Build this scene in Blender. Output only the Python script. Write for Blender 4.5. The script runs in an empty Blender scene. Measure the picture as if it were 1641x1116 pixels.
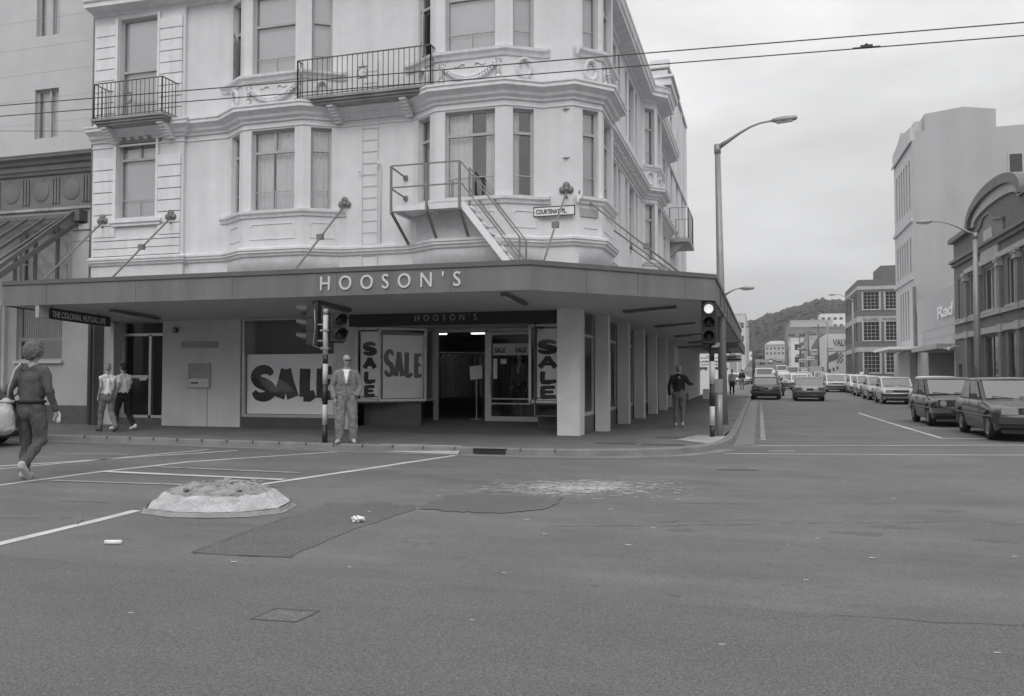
import bpy, math, random, bmesh
from mathutils import Vector, Matrix, noise
R=math.radians
random.seed(7)
sc=bpy.context.scene
col=sc.collection
# ------------------------------------------------------------------ materials
def mat(name,g,rough=.8,nscale=0,namp=0,bump=0,metal=0,spec=.5,fine=0,bscale=None,emit=0,aniso=None,coat=0,layers=()):
    m=bpy.data.materials.new(name); m.use_nodes=True; nt=m.node_tree; N=nt.nodes; L=nt.links
    b=N['Principled BSDF']; 
    c=g if isinstance(g,(tuple,list)) else (g,g,g*1.015)
    b.inputs['Base Color'].default_value=(*c,1); b.inputs['Roughness'].default_value=rough
    b.inputs['Metallic'].default_value=metal; b.inputs['Specular IOR Level'].default_value=spec
    if coat: b.inputs['Coat Weight'].default_value=coat; b.inputs['Coat Roughness'].default_value=.08
    if emit: b.inputs['Emission Color'].default_value=(1,1,1,1); b.inputs['Emission Strength'].default_value=emit
    if namp or fine or bump or layers:
        tc=N.new('ShaderNodeTexCoord')
        mp=N.new('ShaderNodeMapping'); L.new(tc.outputs['Object'],mp.inputs[0])
        if aniso: mp.inputs['Scale'].default_value=aniso
    if namp or fine or layers:
        last=None
        def layer(sc_,amp,det,prev,an=None):
            n=N.new('ShaderNodeTexNoise'); n.inputs['Scale'].default_value=sc_; n.inputs['Detail'].default_value=det; n.inputs['Roughness'].default_value=.62
            if an:
                m3=N.new('ShaderNodeMapping'); m3.inputs['Scale'].default_value=an; L.new(tc.outputs['Object'],m3.inputs[0]); L.new(m3.outputs[0],n.inputs['Vector'])
            else: L.new(mp.outputs[0],n.inputs['Vector'])
            r=N.new('ShaderNodeMapRange'); r.inputs['From Min'].default_value=.3; r.inputs['From Max'].default_value=.7
            r.inputs['To Min'].default_value=1-amp; r.inputs['To Max'].default_value=1+amp; L.new(n.outputs['Fac'],r.inputs['Value'])
            mu=N.new('ShaderNodeMix'); mu.data_type='RGBA'; mu.blend_type='MULTIPLY'; mu.inputs[0].default_value=1
            if prev is None: mu.inputs[6].default_value=(*c,1)
            else: L.new(prev,mu.inputs[6])
            L.new(r.outputs[0],mu.inputs[7]); return mu.outputs[2]
        if namp: last=layer(nscale,namp,6,last)
        if fine: last=layer(60 if fine<1 else 30,fine%1,2,last)
        for (s_,a_,d_,an_) in layers: last=layer(s_,a_,d_,last,an_)
        L.new(last,b.inputs['Base Color'])
    if bump:
        n2=N.new('ShaderNodeTexNoise'); n2.inputs['Scale'].default_value=bscale or 40; n2.inputs['Detail'].default_value=4
        L.new(mp.outputs[0],n2.inputs['Vector'])
        bu=N.new('ShaderNodeBump'); bu.inputs['Strength'].default_value=bump; bu.inputs['Distance'].default_value=.02
        L.new(n2.outputs['Fac'],bu.inputs['Height']); L.new(bu.outputs[0],b.inputs['Normal'])
    return m
def glassmat(name,refl=.22,tint=.75,rough=.02,mxr=.85,bl=.35):
    m=bpy.data.materials.new(name); m.use_nodes=True; nt=m.node_tree; N=nt.nodes; L=nt.links
    N.remove(N['Principled BSDF']); o=N['Material Output']
    t=N.new('ShaderNodeBsdfTransparent'); t.inputs[0].default_value=(tint,tint,tint,1)
    g=N.new('ShaderNodeBsdfGlossy'); g.inputs['Roughness'].default_value=rough; g.inputs[0].default_value=(.95,.95,.96,1)
    lw=N.new('ShaderNodeLayerWeight'); lw.inputs[0].default_value=bl
    mr=N.new('ShaderNodeMapRange'); mr.inputs['To Min'].default_value=refl; mr.inputs['To Max'].default_value=mxr
    L.new(lw.outputs['Fresnel'],mr.inputs['Value'])
    mx=N.new('ShaderNodeMixShader'); L.new(mr.outputs[0],mx.inputs[0]); L.new(t.outputs[0],mx.inputs[1]); L.new(g.outputs[0],mx.inputs[2])
    L.new(mx.outputs[0],o.inputs[0]); return m
def brickmat(name,g,scale=3.2,mort=.3,contrast=.12,rot=None):
    m=mat(name,g,.9); nt=m.node_tree; N=nt.nodes; L=nt.links; b=N['Principled BSDF']
    tc=N.new('ShaderNodeTexCoord'); sx=N.new('ShaderNodeSeparateXYZ'); L.new(tc.outputs['Object'],sx.inputs[0])
    ad=N.new('ShaderNodeMath'); ad.operation='ADD'; L.new(sx.outputs[0],ad.inputs[0]); L.new(sx.outputs[1],ad.inputs[1])
    cb=N.new('ShaderNodeCombineXYZ'); L.new(ad.outputs[0],cb.inputs[0]); L.new(sx.outputs[2],cb.inputs[1])
    br=N.new('ShaderNodeTexBrick'); br.inputs['Scale'].default_value=scale; L.new(cb.outputs[0],br.inputs['Vector'])
    br.inputs['Color1'].default_value=(g*(1-contrast),)*3+(1,); br.inputs['Color2'].default_value=(g*(1+contrast),)*3+(1,)
    br.inputs['Mortar'].default_value=(mort,)*3+(1,); br.inputs['Mortar Size'].default_value=.012
    L.new(br.outputs[0],b.inputs['Base Color']); return m
M={}
M['wall']=mat('painted_stucco',.66,.75,2.2,.05,.3,fine=.04,bscale=25,layers=[(1,.06,6,(3.2,3.2,.20)),(.5,.05,4,None)])
M['trim']=mat('painted_plaster_trim',.70,.7,3,.05,.15,fine=.04,layers=[(1,.09,6,(4.5,4.5,.6)),(7,.05,4,None)])
M['soot']=mat('weathered_trim',.27,.85,2.0,.25,.15,fine=.05)
M['neigh']=mat('neighbour_render',.52,.85,1.3,.06,.2,fine=.04)
M['neighdk']=mat('neighbour_dark_cornice',.17,.8,2.0,.18,.2,fine=.05)
M['neighmid']=mat('neighbour_grey_trim',.36,.8,2.0,.12,.2,fine=.05)
M['fascia']=mat('awning_fascia_paint',.17,.6,1.2,.08,.05,fine=.03,layers=[(1,.14,6,(3.5,3.5,.4))])
M['fasciatop']=mat('awning_flashing',.12,.6,3,.1,0)
M['soffit']=mat('awning_soffit',.52,.7,1.5,.06,.05,fine=.02)
M['deck']=mat('awning_deck',.2,.8,2,.2,.1)
M['panel']=mat('grey_plaster_panel',.60,.8,1.2,.07,.1,fine=.03,layers=[(1,.06,5,(2.5,2.5,.3))])
M['plinth']=mat('dark_tiled_plinth',.085,.45,3,.2,.05)
M['column']=mat('roughcast_column',.68,.9,3,.07,.5,fine=.06,bscale=60)
M['tile']=mat('entrance_tile',.12,.7,3,.15,.1,fine=.05)
M['asphalt']=mat('asphalt',.145,.88,.35,.12,.5,bscale=90,spec=.35,layers=[(1,.13,5,(.06,.8,1)),(.9,.09,6,None),(130,.55,2,None),(48,.22,3,None),(14,.08,3,None),(3.2,.08,5,(.35,1,1))])
M['asphalt_near']=mat('near_asphalt',.128,.88,.5,.08,.5,bscale=90,spec=.35,layers=[(130,.5,2,None),(48,.2,3,None),(3.2,.06,5,(.35,1,1))])
M['patch']=mat('asphalt_patch',.126,.9,1.2,.1,.5,bscale=90,spec=.3,layers=[(130,.5,2,None),(40,.18,3,None)])
M['stain']=mat('asphalt_stain',.132,.85,1.2,.1,.4,bscale=90,spec=.3,layers=[(130,.30,2,None)])
M['stain2']=mat('asphalt_stain_core',.120,.8,1.2,.1,.4,bscale=90,spec=.3,layers=[(130,.30,2,None)])
M['crack']=mat('crack_filler',.075,.9)
M['footpath']=mat('footpath_asphalt',.15,.9,.7,.16,.4,bscale=70,spec=.3,layers=[(110,.28,2,None),(2.5,.12,5,None)])
M['kerb']=mat('kerb_concrete',.20,.9,2.5,.2,.3,fine=.08)
M['concrete']=mat('pale_concrete',.36,.9,1.8,.18,.35,fine=.1)
M['channel']=mat('gutter_channel',.20,.9,2.0,.18,.3,fine=.08)
M['line']=mat('road_paint',.50,.8,2.2,.22,.15,fine=1.1)
M['lineworn']=mat('worn_road_paint',.30,.85,3.5,.3,.15,fine=1.15)
M['white']=mat('white_paint',.78,.5,4,.03,0)
M['black']=mat('black_paint',.025,.45,4,.1,0)
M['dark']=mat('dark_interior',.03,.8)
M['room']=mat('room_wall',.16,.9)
M['metal']=mat('grey_metal',.30,.45,5,.1,0,metal=.3)
M['rail']=mat('dark_iron',.13,.6,6,.15,0)
M['escape']=mat('fire_escape_paint',.19,.6,6,.12,0)
M['alu']=mat('aluminium_frame',.55,.35,5,.06,0,metal=.5)
M['frame']=mat('window_frame_paint',.42,.6,4,.08,0)
M['framew']=mat('window_frame_light',.48,.6,4,.05,0)
M['curtain']=mat('net_curtain',.82,.9,2,.06,0)
M['curtain2']=mat('heavy_curtain',.55,.9,2,.08,0)
M['blind']=mat('roller_blind',.66,.85,2,.04,0)
M['glass']=glassmat('window_glass',.14,.97)
M['shopglass']=glassmat('shop_glass',.03,.98,.02,.45,.2)
M['canopyglass']=glassmat('canopy_glass',.25,.8,.15)
M['darkglass']=mat('dark_glass',.035,.06,spec=.8)
M['carglass']=mat('car_glass',.20,.07,metal=.65)
M['letter']=mat('sign_letter',.62,.5)
M['poster']=mat('poster_paper',.9,.7,3,.03,0)
M['posterink']=mat('poster_ink',.04,.7,6,.12,0)
M['signboard']=mat('dark_signboard',.03,.5,5,.15,0)
M['darkboard']=mat('dark_fascia_board',.018,.5,3,.2,0)
M['lamp']=mat('lit_lamp',.8,.5,emit=3.5)
M['signal']=mat('lit_signal_lens',.8,.4,emit=.75)
M['lens']=mat('unlit_signal_lens',.03,.15)
M['tyre']=mat('tyre_rubber',.025,.8)
M['rim']=mat('wheel_rim',.35,.35,metal=.6)
M['chrome']=mat('chrome_bumper',.55,.2,metal=.9)
M['headl']=mat('headlamp_glass',.5,.25,metal=.6)
M['taill']=mat('tail_lamp_glass',.10,.2,coat=.5)
M['rubber']=mat('black_plastic',.035,.6)
def paint(n,g): 
    M[n]=mat(n,g,.32,3,.03,0,coat=.6 if g>.15 else .45,spec=.5 if g>.15 else .3); return M[n]
for n,g in dict(paint_white=.62,paint_silver=.36,paint_grey=.20,paint_dark=.028,paint_mid=.045,paint_cream=.5).items(): paint(n,g)
M['skin']=mat('skin',.31,.6,8,.04,0)
M['hairl']=mat('fair_curly_hair',.15,.9,30,.35,1,bscale=120)
M['haird']=mat('dark_hair',.02,.6,30,.2,.5)
M['hairg']=mat('grey_hair',.26,.8,30,.2,.5)
M['jumper']=mat('grey_sweatshirt',.085,.95,9,.12,.5,bscale=60)
M['jeans']=mat('faded_jeans',.085,.95,7,.22,.5,bscale=50)
M['jeansl']=mat('grey_jeans',.17,.95,7,.18,.4,bscale=50)
M['overall']=mat('grey_overalls',.20,.95,6,.12,.5,bscale=40)
M['tee']=mat('white_top',.8,.9,6,.06,.3)
M['blackc']=mat('black_cloth',.015,.9,6,.2,.3)
M['trouser']=mat('grey_trousers',.14,.95,6,.15,.3)
M['shoe']=mat('pale_shoe',.42,.7,8,.1,0)
M['shoed']=mat('dark_shoe',.05,.6)
M['canvas']=mat('canvas_bag',.42,.95,8,.12,.6,bscale=30)
M['brick']=brickmat('dark_brick',.15,3.2,.2,.12)
M['brickmid']=brickmat('grey_brick',.20,3.2,.22,.1)
M['tower']=mat('tower_render',.40,.85,.25,.05,.1,layers=[(1,.08,6,(.6,.6,.06))])
M['towerf']=mat('tower_facade',.50,.85,.5,.05,.1)
M['lowb']=mat('pale_panel_wall',.46,.85,.6,.05,.1)
M['stone']=mat('pale_stone_trim',.40,.85,1,.12,.2)
M['hill']=mat('hill_scrub',.04,.95,.01,.35,0)
M['bush']=mat('hill_foliage',.036,.95,.02,.45,0)
M['wood']=mat('weathered_wood',.12,.85,5,.25,.2)
M['wire']=mat('wire_black',.05,.6)
for i,g in enumerate((.62,.42,.3,.5,.22)): M['far%d'%i]=mat('far_building_render_%d'%i,g,.85,.4,.08,0)
M['neighmid2']=mat('neighbour_pale_render',.42,.85,1.5,.08,.2,fine=.04); M['shopglassr']=glassmat('reflective_shop_glass',.025,.98,.02,.35,.15); M['pole_grey']=mat('pole_white_band',.5,.5,5,.1,0)
# ------------------------------------------------------------------ mesh builder
class MB:
    def __init__(s): s.v=[]; s.f=[]; s.m=[]; s.sm=[]; s.cm=0; s.mats=[]
    def use(s,m):
        if m not in s.mats: s.mats.append(m)
        s.cm=s.mats.index(m); return s
    def quad(s,*p,smooth=False):
        n=len(s.v); s.v+= [tuple(q) for q in p]; s.f.append(tuple(range(n,n+len(p)))); s.m.append(s.cm); s.sm.append(smooth)
    def raw(s,vs,fs,smooth=False):
        n=len(s.v); s.v+=[tuple(q) for q in vs]
        for f in fs: s.f.append(tuple(i+n for i in f)); s.m.append(s.cm); s.sm.append(smooth)
    def box(s,x0,x1,y0,y1,z0,z1):
        if x0>x1:x0,x1=x1,x0
        if y0>y1:y0,y1=y1,y0
        if z0>z1:z0,z1=z1,z0
        s.raw([(x0,y0,z0),(x1,y0,z0),(x1,y1,z0),(x0,y1,z0),(x0,y0,z1),(x1,y0,z1),(x1,y1,z1),(x0,y1,z1)],
              [(0,3,2,1),(4,5,6,7),(0,1,5,4),(1,2,6,5),(2,3,7,6),(3,0,4,7)])
    def obox(s,o,ax,ay,az):   # oriented box: origin corner + three edge vectors
        o=Vector(o);ax=Vector(ax);ay=Vector(ay);az=Vector(az)
        p=[o,o+ax,o+ax+ay,o+ay]; p=p+[q+az for q in p]
        fs=[(0,3,2,1),(4,5,6,7),(0,1,5,4),(1,2,6,5),(2,3,7,6),(3,0,4,7)]
        if ax.cross(ay).dot(az)<0: fs=[f[::-1] for f in fs]
        s.raw(p,fs)
    def bar(s,a,b,w,h=None,up=(0,0,1)):  # rectangular bar
        a=Vector(a);b=Vector(b);h=h or w; d=(b-a).normalized(); u=Vector(up)
        if abs(d.dot(u))>.95: u=Vector((0,1,0))
        x=d.cross(u).normalized(); y=x.cross(d)
        s.obox(a-x*w/2-y*h/2,x*w,b-a,y*h)
    def tube(s,pts,rad,n=8,caps=True,smooth=True):
        pts=[Vector(p) for p in pts]; rs=rad if isinstance(rad,(list,tuple)) else [rad]*len(pts)
        prev=None; base=len(s.v); vs=[];fs=[]
        for i,p in enumerate(pts):
            d=(pts[min(i+1,len(pts)-1)]-pts[max(i-1,0)]).normalized()
            if prev is None:
                u=Vector((0,0,1)) if abs(d.z)<.9 else Vector((1,0,0)); x=d.cross(u).normalized()
            else: x=(prev-d*prev.dot(d)).normalized()
            prev=x; y=d.cross(x)
            for k in range(n):
                a=2*math.pi*k/n; vs.append(p+(x*math.cos(a)+y*math.sin(a))*rs[i])
        for i in range(len(pts)-1):
            for k in range(n): fs.append((i*n+k,i*n+(k+1)%n,(i+1)*n+(k+1)%n,(i+1)*n+k))
        if caps: fs.append(tuple(range(n))[::-1]); fs.append(tuple((len(pts)-1)*n+k for k in range(n)))
        s.raw(vs,fs,smooth)
    def cyl(s,a,b,r,n=16,r2=None,smooth=True): s.tube([a,b],[r,r if r2 is None else r2],n,True,smooth)
    def lathe(s,o,prof,n=16,axis='z'):
        o=Vector(o); vs=[];fs=[]
        for (r,h) in prof:
            for k in range(n):
                a=2*math.pi*k/n; c,t=r*math.cos(a),r*math.sin(a)
                vs.append(o+(Vector((c,t,h)) if axis=='z' else Vector((c,-h,t)) if axis=='y' else Vector((h,c,t))))
        for i in range(len(prof)-1):
            for k in range(n): fs.append((i*n+k,i*n+(k+1)%n,(i+1)*n+(k+1)%n,(i+1)*n+k))
        s.raw(vs,fs,True)
    def prism(s,poly,z0,z1):  # poly xy ccw
        n=len(poly); vs=[(x,y,z0) for x,y in poly]+[(x,y,z1) for x,y in poly]
        s.raw(vs,[tuple(range(n))[::-1],tuple(range(n,2*n))]+[(i,(i+1)%n,(i+1)%n+n,i+n) for i in range(n)])
    def slab(s,pts,t,nrm):   # planar polygon thickened along nrm
        nr=Vector(nrm)*t; n=len(pts); a=[Vector(p) for p in pts]; b=[p+nr for p in a]
        s.raw(a+b,[tuple(range(n))[::-1],tuple(range(n,2*n))]+[(i,(i+1)%n,(i+1)%n+n,i+n) for i in range(n)])
    def ball(s,c,r,n=10,m=7):
        c=Vector(c); r=r if isinstance(r,(tuple,list)) else (r,r,r); vs=[];fs=[]
        for j in range(m+1):
            t=math.pi*j/m
            for k in range(n):
                a=2*math.pi*k/n; vs.append(c+Vector((r[0]*math.sin(t)*math.cos(a),r[1]*math.sin(t)*math.sin(a),r[2]*math.cos(t))))
        for j in range(m):
            for k in range(n): fs.append((j*n+k,(j+1)*n+k,(j+1)*n+(k+1)%n,j*n+(k+1)%n))
        s.raw(vs,fs,True)
    def build(s,name,m=None,parent=None,loc=None):
        me=bpy.data.meshes.new(name); me.from_pydata(s.v,[],s.f); 
        mats=s.mats or [m]
        for x in mats: me.materials.append(M[x] if isinstance(x,str) else x)
        me.polygons.foreach_set('material_index',s.m if s.mats else [0]*len(s.f))
        me.polygons.foreach_set('use_smooth',s.sm); me.update()
        if s.fixn:
            bm=bmesh.new(); bm.from_mesh(me); bmesh.ops.remove_doubles(bm,verts=bm.verts,dist=1e-5); bmesh.ops.recalc_face_normals(bm,faces=bm.faces); bm.to_mesh(me); bm.free()
        o=bpy.data.objects.new(name,me); col.objects.link(o)
        if parent:
            o.parent=parent
            if parent.name in OFF: o.location=-OFF[parent.name]
        if loc: o.location=loc
        return o
    fixn=False
def tag(o,label=None,cat=None,group=None,kind=None):
    if label:o['label']=label
    if cat:o['category']=cat
    if group:o['group']=group
    if kind:o['kind']=kind
    return o
def thing(name,label,cat,loc=(0,0,0),rz=0,group=None):
    o=bpy.data.objects.new(name,None); o.empty_display_size=.2; col.objects.link(o); o.location=loc; o.rotation_euler=(0,0,rz)
    return tag(o,label,cat,group)
OFF={}
def wthing(name,label,cat,base,group=None):   # thing whose parts are written in world coordinates
    o=thing(name,label,cat,base,0,group); OFF[o.name]=Vector(base); return o
def copytree(o,parent=None):
    c=o.copy(); col.objects.link(c)
    if parent: c.parent=parent
    for ch in list(o.children): copytree(ch,c)
    return c
def text(s,size,parent,name,m,loc,rot=(R(90),0,0),ext=.01,off=0,space=1,shear=0,scx=1,align='LEFT'):
    cu=bpy.data.curves.new('t','FONT'); cu.body=s; cu.size=size; cu.extrude=ext; cu.offset=off; cu.space_character=space; cu.shear=shear; cu.align_x=align; cu.resolution_u=4
    ob=bpy.data.objects.new('t',cu); col.objects.link(ob)
    dg=bpy.context.evaluated_depsgraph_get(); dg.update()
    me=bpy.data.meshes.new_from_object(ob.evaluated_get(dg)); bpy.data.objects.remove(ob)
    me.materials.clear(); me.materials.append(M[m])
    if scx!=1:
        for v in me.vertices: v.co.x*=scx
    o=bpy.data.objects.new(name,me); col.objects.link(o); o.location=loc; o.rotation_euler=rot
    if parent:
        o.parent=parent
        if parent.name in OFF: o.location=Vector(loc)-OFF[parent.name]
    return o
def letterstrokes(mb,ch,x,z,w,h,t,y0):
    """fat brush letters as ribbons in the xz plane facing -y; each stroke 1.5 mm proud of the last"""
    S=[]
    if ch=='S': 
        S=[[(.93,.80,.55),(.78,.93,.9),(.5,.98,1.),(.22,.9,1.1),(.1,.72,1.2),(.25,.56,1.3),(.55,.47,1.35),(.82,.36,1.3),(.9,.2,1.2),(.7,.07,1.1),(.42,.03,1.),(.18,.08,.9),(.02,.22,.6)]]
    if ch=='A': S=[[(.5,.98,1.1),(.32,.5,1.15),(.08,.02,1.3)],[(.5,.98,1.1),(.68,.5,1.15),(.92,.02,1.3)],[(.28,.33,.7),(.72,.33,.7)]]
    if ch=='L': S=[[(.25,1,1.2),(.22,.5,1.2),(.22,.05,1.2)],[(.15,.08,1.1),(.55,.06,1.1),(.95,.16,.8)]]
    if ch=='E': S=[[(.25,1,1.2),(.22,.5,1.2),(.24,.02,1.2)],[(.2,.92,.9),(.88,.95,.8)],[(.2,.52,.8),(.8,.54,.7)],[(.2,.08,1.),(.92,.12,.9)]]
    for i,st in enumerate(S):
        y=y0-.0015*i; pts=[Vector((x+a*w,y,z+b*h)) for a,b,_ in st]; wd=[t*c for _,_,c in st]
        if len(pts)>3: # smooth by catmull
            P=[];W=[]
            for j in range(len(pts)-1):
                p0,p1,p2,p3=pts[max(j-1,0)],pts[j],pts[j+1],pts[min(j+2,len(pts)-1)]
                for k in range(4):
                    u=k/4; P.append(.5*((2*p1)+(p2-p0)*u+(2*p0-5*p1+4*p2-p3)*u*u+(-p0+3*p1-3*p2+p3)*u**3)); W.append(wd[j]*(1-u)+wd[j+1]*u)
            P.append(pts[-1]);W.append(wd[-1]); pts,wd=P,W
        L_=[];R_=[]
        for j,p in enumerate(pts):
            d=(pts[min(j+1,len(pts)-1)]-pts[max(j-1,0)]).normalized(); n=Vector((-d.z,0,d.x))
            L_.append(p+n*wd[j]/2); R_.append(p-n*wd[j]/2)
        for j in range(len(pts)-1): mb.quad(R_[j],R_[j+1],L_[j+1],L_[j])
# ------------------------------------------------------------------ terrain profile
ZP=[(-400,0),(50,0),(70,.18),(95,.36),(133,1.0),(160,1.65),(220,3.1),(300,5.6),(370,8.3),(430,10),(5000,10)]
def zg(v):
    for (a,za),(b,zb) in zip(ZP,ZP[1:]):
        if v<=b: return za+(zb-za)*max(0,(v-a))/(b-a)
    return 10
def structure(name,mb,m=None): o=mb.build(name,m); tag(o,kind='structure'); return o
VS=[-60,-20,0,8,14,17,20,30,40,50,55,60,65,70,80,90,95,110,133,145,160,180,220,260,300,330,370,400,430]
g_=MB()
for a,b in zip([-300]+VS,VS+[1400]): g_.quad((-700,a,zg(a)-.03),(700,a,zg(a)-.03),(700,b,zg(b)-.03),(-700,b,zg(b)-.03))
structure('ground',g_,'concrete')
r_=MB(); r_.quad((-220,-60,0),(220,-60,0),(220,16.5,0),(-220,16.5,0))
rv=[16.5,20,30,40,50,55,60,65,70,80,90,95,110,133,145,160,180,220,260,300,330,370,400,430]
for a,b in zip(rv,rv[1:]): r_.quad((-1.2,a,zg(a)),(8.6,a,zg(a)),(8.6,b,zg(b)),(-1.2,b,zg(b)))
structure('road',r_,'asphalt')
# footpaths (raised 0.12) with kerbs
KP=[(-70,14.75),(-14,14.6),(-12,14.5),(-9.5,14.36),(-7.4,14.22),(-4.2,14.18),(-3.1,14.3),(-2.2,14.62),(-1.5,15.1),(-1.0,15.8),(-.72,16.6),(-.58,17.6),(-.52,19.5),(-.5,25),(-.5,50)]
def offs(path,d):
    out=[]
    for i,p in enumerate(path):
        a=Vector(path[max(i-1,0)]);b=Vector(path[min(i+1,len(path)-1)]); t=(b-a).normalized(); n=Vector((t.y,-t.x)) # right of travel = outward (street side)
        out.append((p[0]+n.x*d,p[1]+n.y*d))
    return out
inner=offs(KP,-.16)
fp=MB()
fr=[p for p in inner if p[1]<17.0]
poly=[(p[0],p[1]) for p in fr]+[(fr[-1][0]+.07,17.6)]
n=len(poly)
for i in range(n-1):
    a,b=poly[i],poly[i+1]; fp.quad((a[0],a[1],.12),(b[0],b[1],.12),(b[0],17.7,.12),(a[0],17.7,.12))
fp.quad((-70,17.7,.12),(poly[-1][0],17.7,.12),(-.66,21,.12),(-70,21,.12))
for a,b in zip([21,30,40,50,55,60,65,70,80,90,95,110,133,160,180,220,260,300,370],[30,40,50,55,60,65,70,80,90,95,110,133,160,180,220,260,300,370,400]):
    fp.quad((-5 if b<55 else -3.8,a,zg(a)+.12),(-.66,a,zg(a)+.12),(-.66,b,zg(b)+.12),(-5 if b<55 else -3.8,b,zg(b)+.12))
structure('footpath',fp,'footpath')
kb=MB()
def kerbrun(mb,path,w,top=.125,flip=1,zf=lambda v:0):
    inn=offs(path,-w*flip)
    for i in range(len(path)-1):
        a,b,c,d=path[i],path[i+1],inn[i+1],inn[i]
        za,zb=zf(a[1]),zf(b[1])
        ao=(a[0]-(a[0]-d[0])*.12,a[1]-(a[1]-d[1])*.12); bo=(b[0]-(b[0]-c[0])*.12,b[1]-(b[1]-c[1])*.12)
        mb.quad((a[0],a[1],za-.02),(b[0],b[1],zb-.02),(bo[0],bo[1],zb+top-.02),(ao[0],ao[1],za+top-.02))
        mb.quad((ao[0],ao[1],za+top-.02),(bo[0],bo[1],zb+top-.02),(bo[0]*.8+c[0]*.2,bo[1]*.8+c[1]*.2,zb+top),(ao[0]*.8+d[0]*.2,ao[1]*.8+d[1]*.2,za+top))
        mb.quad((ao[0]*.8+d[0]*.2,ao[1]*.8+d[1]*.2,za+top),(bo[0]*.8+c[0]*.2,bo[1]*.8+c[1]*.2,zb+top),(c[0],c[1],zb+top),(d[0],d[1],za+top))
kd=[]
def dens(path,st=.5):
    out=[path[0]]
    for a,b in zip(path,path[1:]):
        L_=math.dist(a,b); k=max(1,int(L_/st)) if L_<60 else 1
        for j in range(1,k+1): out.append((a[0]+(b[0]-a[0])*j/k,a[1]+(b[1]-a[1])*j/k))
    return out
kerbrun(kb,KP,.16)
for a,b in zip(rv[4:],rv[5:]): kerbrun(kb,[(-.5,a),(-.5,b)],.16,zf=zg)
structure('kerb',kb,'kerb')
ku=MB()
# kerb joints
for i in range(22):
    u=-14+i*.62
    if u>-3.4: break
    def ky(u):
        for a,b in zip(KP,KP[1:]):
            if a[0]<=u<=b[0]: return a[1]+(b[1]-a[1])*(u-a[0])/(b[0]-a[0])
    y=ky(u); ku.box(u-.005,u+.005,y-.003,y+.17,.07,.1265)
structure('kerb_joints',ku,'crack')
rk=MB()
RP=[(40,15.6),(12,15.6),(9.8,16.2),(8.7,17.6),(8.3,19.5),(8.3,50)]
for a,b in zip(RP,RP[1:]): pass
rk.use('kerb')
kerbrun(rk,RP[::-1],.16)
for a,b in zip(rv[4:],rv[5:]): kerbrun(rk,[(8.3,b),(8.3,a)],.16,zf=zg)
structure('kerb_right',rk)
rf=MB()
vv=[19.5,30,40,50]+rv[5:]
for a,b in zip(vv,vv[1:]): rf.quad((8.46,a,zg(a)+.12),(30,a,zg(a)+.12),(30,b,zg(b)+.12),(8.46,b,zg(b)+.12))
rf.quad((12,15.76,.12),(60,15.76,.12),(60,19.5,.12),(8.46,19.5,.12)); rf.quad((8.46,19.5,.12),(8.86,17.6,.12),(9.9,16.35,.12),(12,15.76,.12))
structure('footpath_right',rf,'footpath')
# gutter channel beside the left kerb of the side street, concrete crossing aprons
gc=MB(); 
for a,b in zip([17.2,20,25,30,40],[20,25,30,40,50]): gc.quad((-.5,a,.004),(-.12,a,.004),(-.12,b,.004),(-.5,b,.004))
off=offs(KP,.3)
for i in range(len(KP)-5): gc.quad((*off[i],.004),(*off[i+1],.004),(*KP[i+1],.004),(*KP[i],.004))
structure('gutter_channel',gc,'channel')
# ------------------------------------------------------------------ road markings, patches, cracks
mk=MB()
def stripe(mb,pts,w,z=.004,seg=.35,jit=.012,mt=None):
    """slightly ragged painted stripe through (u,v) points"""
    if mt: mb.use(mt)
    P=[]
    for a,b in zip(pts,pts[1:]):
        L_=math.dist(a,b); k=max(1,int(L_/seg))
        for j in range(k): P.append((a[0]+(b[0]-a[0])*j/k,a[1]+(b[1]-a[1])*j/k))
    P.append(pts[-1]); L_=[];R_=[]
    for i,p in enumerate(P):
        a=Vector(P[max(i-1,0)]);b=Vector(P[min(i+1,len(P)-1)]);t=(b-a).normalized();n=Vector((t.y,-t.x))
        w1=w/2+random.uniform(-jit,jit); w2=w/2+random.uniform(-jit,jit); zz=z+zg(p[1])
        L_.append((p[0]-n.x*w1,p[1]-n.y*w1,zz)); R_.append((p[0]+n.x*w2,p[1]+n.y*w2,zz))
    for i in range(len(P)-1): mb.quad(R_[i],R_[i+1],L_[i+1],L_[i])
stripe(mk,[(-6.02,2.0),(-6.1,5.5),(-6.25,7.25)],.12,mt='line')
stripe(mk,[(-6.24,9.35),(-5.75,11.4),(-5.2,13.9)],.12)
stripe(mk,[(-9.45,5.2),(-9.4,8.5),(-9.32,10.0),(-9.0,11.6),(-7.55,13.95)],.11)
stripe(mk,[(-11.9,9.0),(-11.4,10.2),(-9.5,13.65)],.11); stripe(mk,[(-11.5,9.0),(-11.0,10.1),(-10.15,13.65)],.09)
stripe(mk,[(-9.25,10.05),(-6.2,9.95)],.13,.0082); stripe(mk,[(-9.1,8.98),(-7.0,9.12)],.09,.0082,mt='lineworn')
stripe(mk,[(-9.0,10.8),(-6.4,10.72)],.09,.0082)
stripe(mk,[(-12.6,12.2),(-10.9,12.4)],.08,.004)
stripe(mk,[(-.45,17.55),(2.5,18.4),(5.2,19.3),(9,20.4)],.09,mt='line'); stripe(mk,[(-.62,15.65),(2.0,16.2),(4.5,16.85),(9,17.9)],.07,.004,mt='line')
stripe(mk,[(3.65,34.5),(3.75,28),(3.96,20.86),(4.65,20.95),(5.4,21.3)],.1)
stripe(mk,[(.15,16.4),(.62,16.55)],.09,mt='line'); stripe(mk,[(3.0,17.0),(3.3,17.05)],.06,mt='lineworn')
v=19.3
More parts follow.
